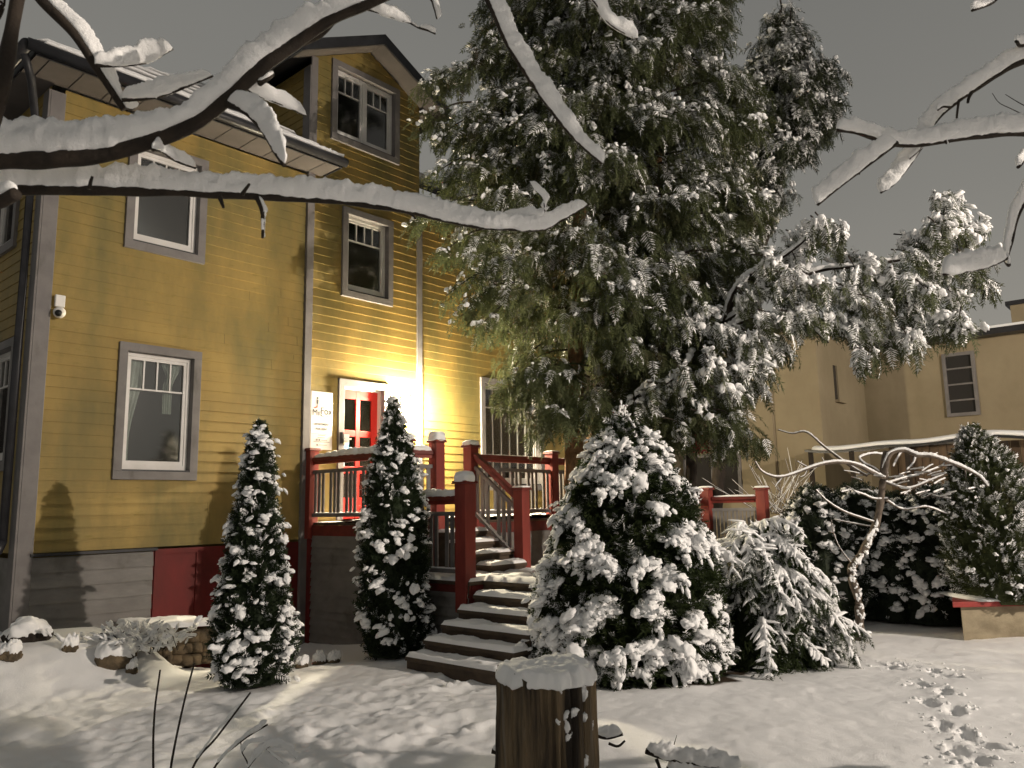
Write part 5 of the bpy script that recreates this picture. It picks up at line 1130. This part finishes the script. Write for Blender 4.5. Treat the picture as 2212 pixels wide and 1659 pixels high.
# ------------------------------------------------------------------ bare trees reaching over the view
DL = 1.75
bl_ = thing('bare_tree', 'bare tree with thick snow lined branches reaching in from the left', 'tree', (*at(-520, 900, 1.75)[:2], gz(*at(-520, 900, 1.75)[:2])))
tp = at(-520, 900, DL); MB().tube(spline([(tp[0], tp[1], gz(tp[0], tp[1])-.1), (tp[0]+.03, tp[1], 1.4), at(-430, 420, DL), at(-330, -100, DL+.1), at(-250, -900, DL+.2)], 30), np.linspace(.14, .06, 30), 14).build('trunk', MT['bark'], bl_, True)
LB = [([(-440, 480), (-200, 380), (0, 349), (120, 343), (230, 333), (340, 300), (430, 262), (500, 205), (570, 142), (640, 92), (715, 42), (800, 8), (900, -35)], 25, 11, (74, 72, 70, 74, 84, 74, 48, 46, 58, 52, 42, 32), 0, .15),
 ([(490, 225), (530, 243), (565, 278), (592, 322), (613, 357)], 9, 5, (24, 44, 44, 38, 16), .08, -.05), ([(530, 192), (570, 210), (620, 230), (661, 249)], 4, 2.5, (30, 36, 36, 22), .1, .3), ([(560, 178), (578, 168), (588, 160)], 7, 5, 6, .1, .2), ([(640, 95), (690, 70), (735, 25)], 11, 9, 0, .12, .2),
 ([(725, 26), (760, 19), (800, 22), (850, 36), (888, 50)], 5, 2, (26, 30, 34, 20), .2, .3), ([(905, 60), (925, 66), (940, 73)], 3, 2.5, 14, .3, .3), ([(880, -8), (925, -5), (938, 18), (944, 40)], 4, 2.5, (8, 14, 14), .3, .3), ([(888, 50), (905, 60)], 2, 2, 6, .3, .3),
 ([(330, 322), (352, 328), (380, 345), (422, 362)], 4, 3, (14, 28, 32, 22), .02, .2),
 ([(-440, 520), (-150, 432), (0, 412), (50, 410), (200, 412), (350, 416), (480, 422), (600, 427), (720, 432), (820, 447), (900, 462), (1000, 485), (1080, 497), (1160, 497), (1215, 474), (1271, 440)], 17, 2.8, (54, 54, 50, 52, 52, 54, 53, 50, 48, 50, 48, 48, 50, 44, 34, 25), .05, .35),
 ([(553, 427), (562, 455), (564, 485), (565, 514)], 6, 3.5, (4, 9, 10, 8), .1, .1), ([(1075, 480), (1130, 476), (1165, 468), (1178, 450)], 2.2, 1.6, (22, 34, 34, 26), .33, .3), ([(1177, 458), (1172, 430), (1156, 412), (1143, 394)], 2, 1.5, (20, 17, 16, 14), .3, .3),
 ([(193, 408), (196, 394), (200, 382)], 5, 3, 0, .04, .04), ([(522, 420), (530, 409), (538, 399)], 5, 3, 0, .08, .06), ([(472, 424), (477, 438), (481, 450)], 6, 3, 0, .1, .1), ([(884, 458), (893, 466), (897, 472)], 4, 2, 0, .2, .2), ([(-60, 440), (0, 436), (36, 420)], 17, 14, (20, 30, 26), -.05, -.08),
 ([(60, -60), (90, 0), (160, 74), (215, 158), (270, 238)], 15, 8, (22, 27, 34, 32, 6), .1, .25), ([(210, 142), (270, 141), (325, 131), (372, 107)], 5, 3.2, (30, 44, 46, 34), .15, .35), ([(262, 217), (330, 211), (390, 193), (460, 165)], 5, 3.5, (30, 42, 40, 24), .22, .3), ([(245, 200), (242, 212), (238, 222)], 3, 2, 0, .2, .2), ([(268, 232), (285, 236), (300, 226)], 2, 2, 16, .25, .3),
 ([(55, -80), (36, 0), (20, 100), (0, 205), (-40, 330)], 14, 16, 0, -.1, -.15), ([(-20, 60), (2, 20), (8, -30)], 8, 6, (10, 12), -.1, -.1),
 ([(600, -420), (800, -260), (1000, -90), (1050, -8), (1085, 70), (1130, 155), (1178, 222), (1212, 266), (1260, 320), (1300, 356)], 14, 3.5, (40, 42, 40, 38, 38, 40, 38, 38, 36, 22), .2, .2), ([(1000, -90), (1180, -60), (1272, -5), (1318, 52), (1376, 84)], 6, 2.5, (24, 26, 34, 42, 34), .2, .35), ([(1195, 225), (1200, 240), (1190, 262)], 3, 1.5, 5, .2, .2), ([(-330, -100), (100, -420), (600, -420)], 30, 14, 40, .1, .2)]
branchset(bl_, LB, DL, 'bark', 'branchsnow', wob=.004, rough=.16, nsc=38., step=.006, wid=.27, lift=.9)
DR = 2.2
br = thing('bare_tree', 'bare tree with snow lined branches reaching in from the right', 'tree', (*(CAM+R0*4.7+FH*3.)[:2], gz(*(CAM+R0*4.7+FH*3.)[:2])))
tq = CAM+R0*4.7+FH*3.0; MB().tube(spline([(tq[0], tq[1], gz(tq[0], tq[1])-.1), (tq[0], tq[1], 1.4), (tq[0]-.1, tq[1]+.05, 2.6), (tq[0]+.1, tq[1], 4.2), (tq[0], tq[1], 6)], 30), np.linspace(.15, .05, 30), 14).build('trunk', MT['bark'], br, True)
RB = [([(2900, -60), (2400, 70), (2212, 131), (2155, 160), (2108, 193), (2071, 217), (2028, 257), (1990, 318), (1938, 388), (1903, 417)], 16, 2.5, (50, 44, 40, 40, 38, 34, 30, 34, 30), .2, .1), ([(2071, 217), (2070, 235), (2069, 256)], 3, 2.5, 0, .1, .1), ([(2100, 198), (2094, 210), (2092, 220)], 4, 3, 0, .1, .1), ([(2050, 233), (2035, 232), (2024, 240)], 3, 2, 10, .1, .1), ([(1995, 312), (1985, 328), (1966, 345)], 2, 1.5, 8, .1, .1),
 ([(2900, 300), (2450, 292), (2212, 288), (2125, 294), (2041, 304), (1941, 313), (1891, 301), (1851, 287), (1809, 281)], 13, 4, (46, 44, 42, 42, 40, 44, 42, 34, 30), .15, .0), ([(1940, 311), (1915, 327), (1868, 360), (1808, 407), (1766, 440)], 5.5, 3.5, (30, 34, 34, 34, 28), 0, -.05), ([(1858, 366), (1856, 378)], 3, 2, 0), ([(2041, 304), (2044, 312)], 3, 2, 3),
 ([(2600, 200), (2300, 330), (2212, 440), (2184, 525), (2174, 562), (2180, 574)], 9, 5, (26, 26, 24, 22, 16), .3, .15), ([(2176, 556), (2140, 572), (2100, 583), (2038, 594)], 5, 3, (30, 40, 42, 36), .15, .0), ([(2900, -260), (2400, -90), (2190, -20), (2141, 8), (2101, 22)], 9, 3.5, (30, 28, 24, 20), .2, .1), ([(2300, 60), (2212, 98), (2196, 90)], 5, 4, 22, .2, .1), ([(2350, 290), (2230, 335), (2198, 362)], 5, 4, (24, 20), .2, .1), ([(2260, 275), (2190, 238), (2158, 222), (2142, 202)], 1.6, .8, 0, .3, .3), ([(2300, 270), (2212, 228), (2172, 205)], 1.8, .9, 0, .3, .3)]
bwood, bsn = branchset(br, RB, DR, 'bark', 'branchsnow', wob=.004, rough=.16, nsc=38., step=.008, wid=.27, lift=.9)
# unseen rest of its crown, shaped to shade near branches and left snow
rng = np.random.default_rng(19); bw, bs = Bag(), Bag()
for i in range(180):
    c = CAM*np.array([1, 1, 0])+R0*(4.7+rng.uniform(-.9, .9))+FH*(2.7+rng.uniform(-1.8, 1.7))+np.array([0, 0, 3.1+rng.uniform(-1.6, 1.5)])
    e = norm(rng.normal(size=3)*np.array([1, 1, .55]))*rng.uniform(.3, .75); tk = np.array([tq[0], tq[1], max(1.2, c[2]-.5)]); C = spline([tk, tk+(c-e*.4-tk)*.6+np.array([0, 0, .1]), c-e*.2, c+e], 24)
    q = (C[:, :2]-CAM[:2]) @ np.c_[R0[:2], FH[:2]]
    if np.min(q[:, 0]-.78*np.maximum(q[:, 1], 0)) < .25: continue
    rr = np.linspace(.02, .007, 24)*rng.uniform(.6, 1.3); bw.add(*tube_arr(C, rr, 7)); T_, S_, W_ = frames(C); sn = np.full(24, rng.uniform(.04, .07)); bs.add(*loaf_arr(C+W_*(rr*.6)[:, None], np.maximum(rr, sn*.4), sn, seed=i, rough=.3))
for x, y, r0 in ((2900, -60, 16), (2900, 300, 13), (2600, 200, 9), (2900, -260, 9), (2300, 60, 5), (2350, 290, 5)):
    p0 = at(x, y, DR+(.3 if x == 2600 else .2)); C = spline([p0, (p0+tq)/2*np.array([1, 1, 0])+np.array([0, 0, p0[2]-.05]), np.array([tq[0], tq[1], p0[2]-.35])], 40)
    rr = np.linspace(r0*pxm(DR), .04, 40); bw.add(*tube_arr(C, rr, 9)); T_, S_, W_ = frames(C); bs.add(*loaf_arr(C+W_*(rr*.9)[:, None], np.maximum(rr, .016), np.full(40, .055), m=16, seed=x, rough=.16, nsc=38))
bw.build('branches', MT['bark'], br, True); bs.build('branch_snow', MT['branchsnow'], br, True)

# ------------------------------------------------------------------ street lamp outside the view, the light of the scene
LP = np.array([7.2, -23.2]); lz = gz(*LP); H_ = 6.9
sl = thing('street_lamp', 'tall dark street lamp standing out of view to the right of the garden', 'lamp', (LP[0], LP[1], lz))
mb = MB(); mb.tube(np.array([(LP[0]+.9, LP[1]-.2, lz-.2), (LP[0]+.9, LP[1]-.2, 2.5), (LP[0]+.9, LP[1]-.2, H_+.25)]), [.07, .06, .05], 12); mb.tube(spline([(LP[0]+.9, LP[1]-.2, H_+.2), (LP[0]+.5, LP[1]-.1, H_+.36), (LP[0]+.1, LP[1], H_+.34)], 10), .035, 10); mb.build('pole', MT['gutter'], sl, True)
mb = MB(); V, Q, T = tube_arr(np.c_[np.full(8, LP[0]), np.full(8, LP[1]), np.linspace(H_-.03, H_+.30, 8)], .26*np.sqrt(np.linspace(1, .05, 8)), 20); bulk('lamp_shade', V, Q, T, MT['gutter'], sl, True)
ld = D.lights.new('street_lamp_bulb', 'POINT'); ld.energy = 27000; ld.color = (1., .87, .735); ld.shadow_soft_size = .14
lo = D.objects.new('bulb', ld); COL.objects.link(lo); lo.parent = sl; lo.location = (0, 0, H_-lz)
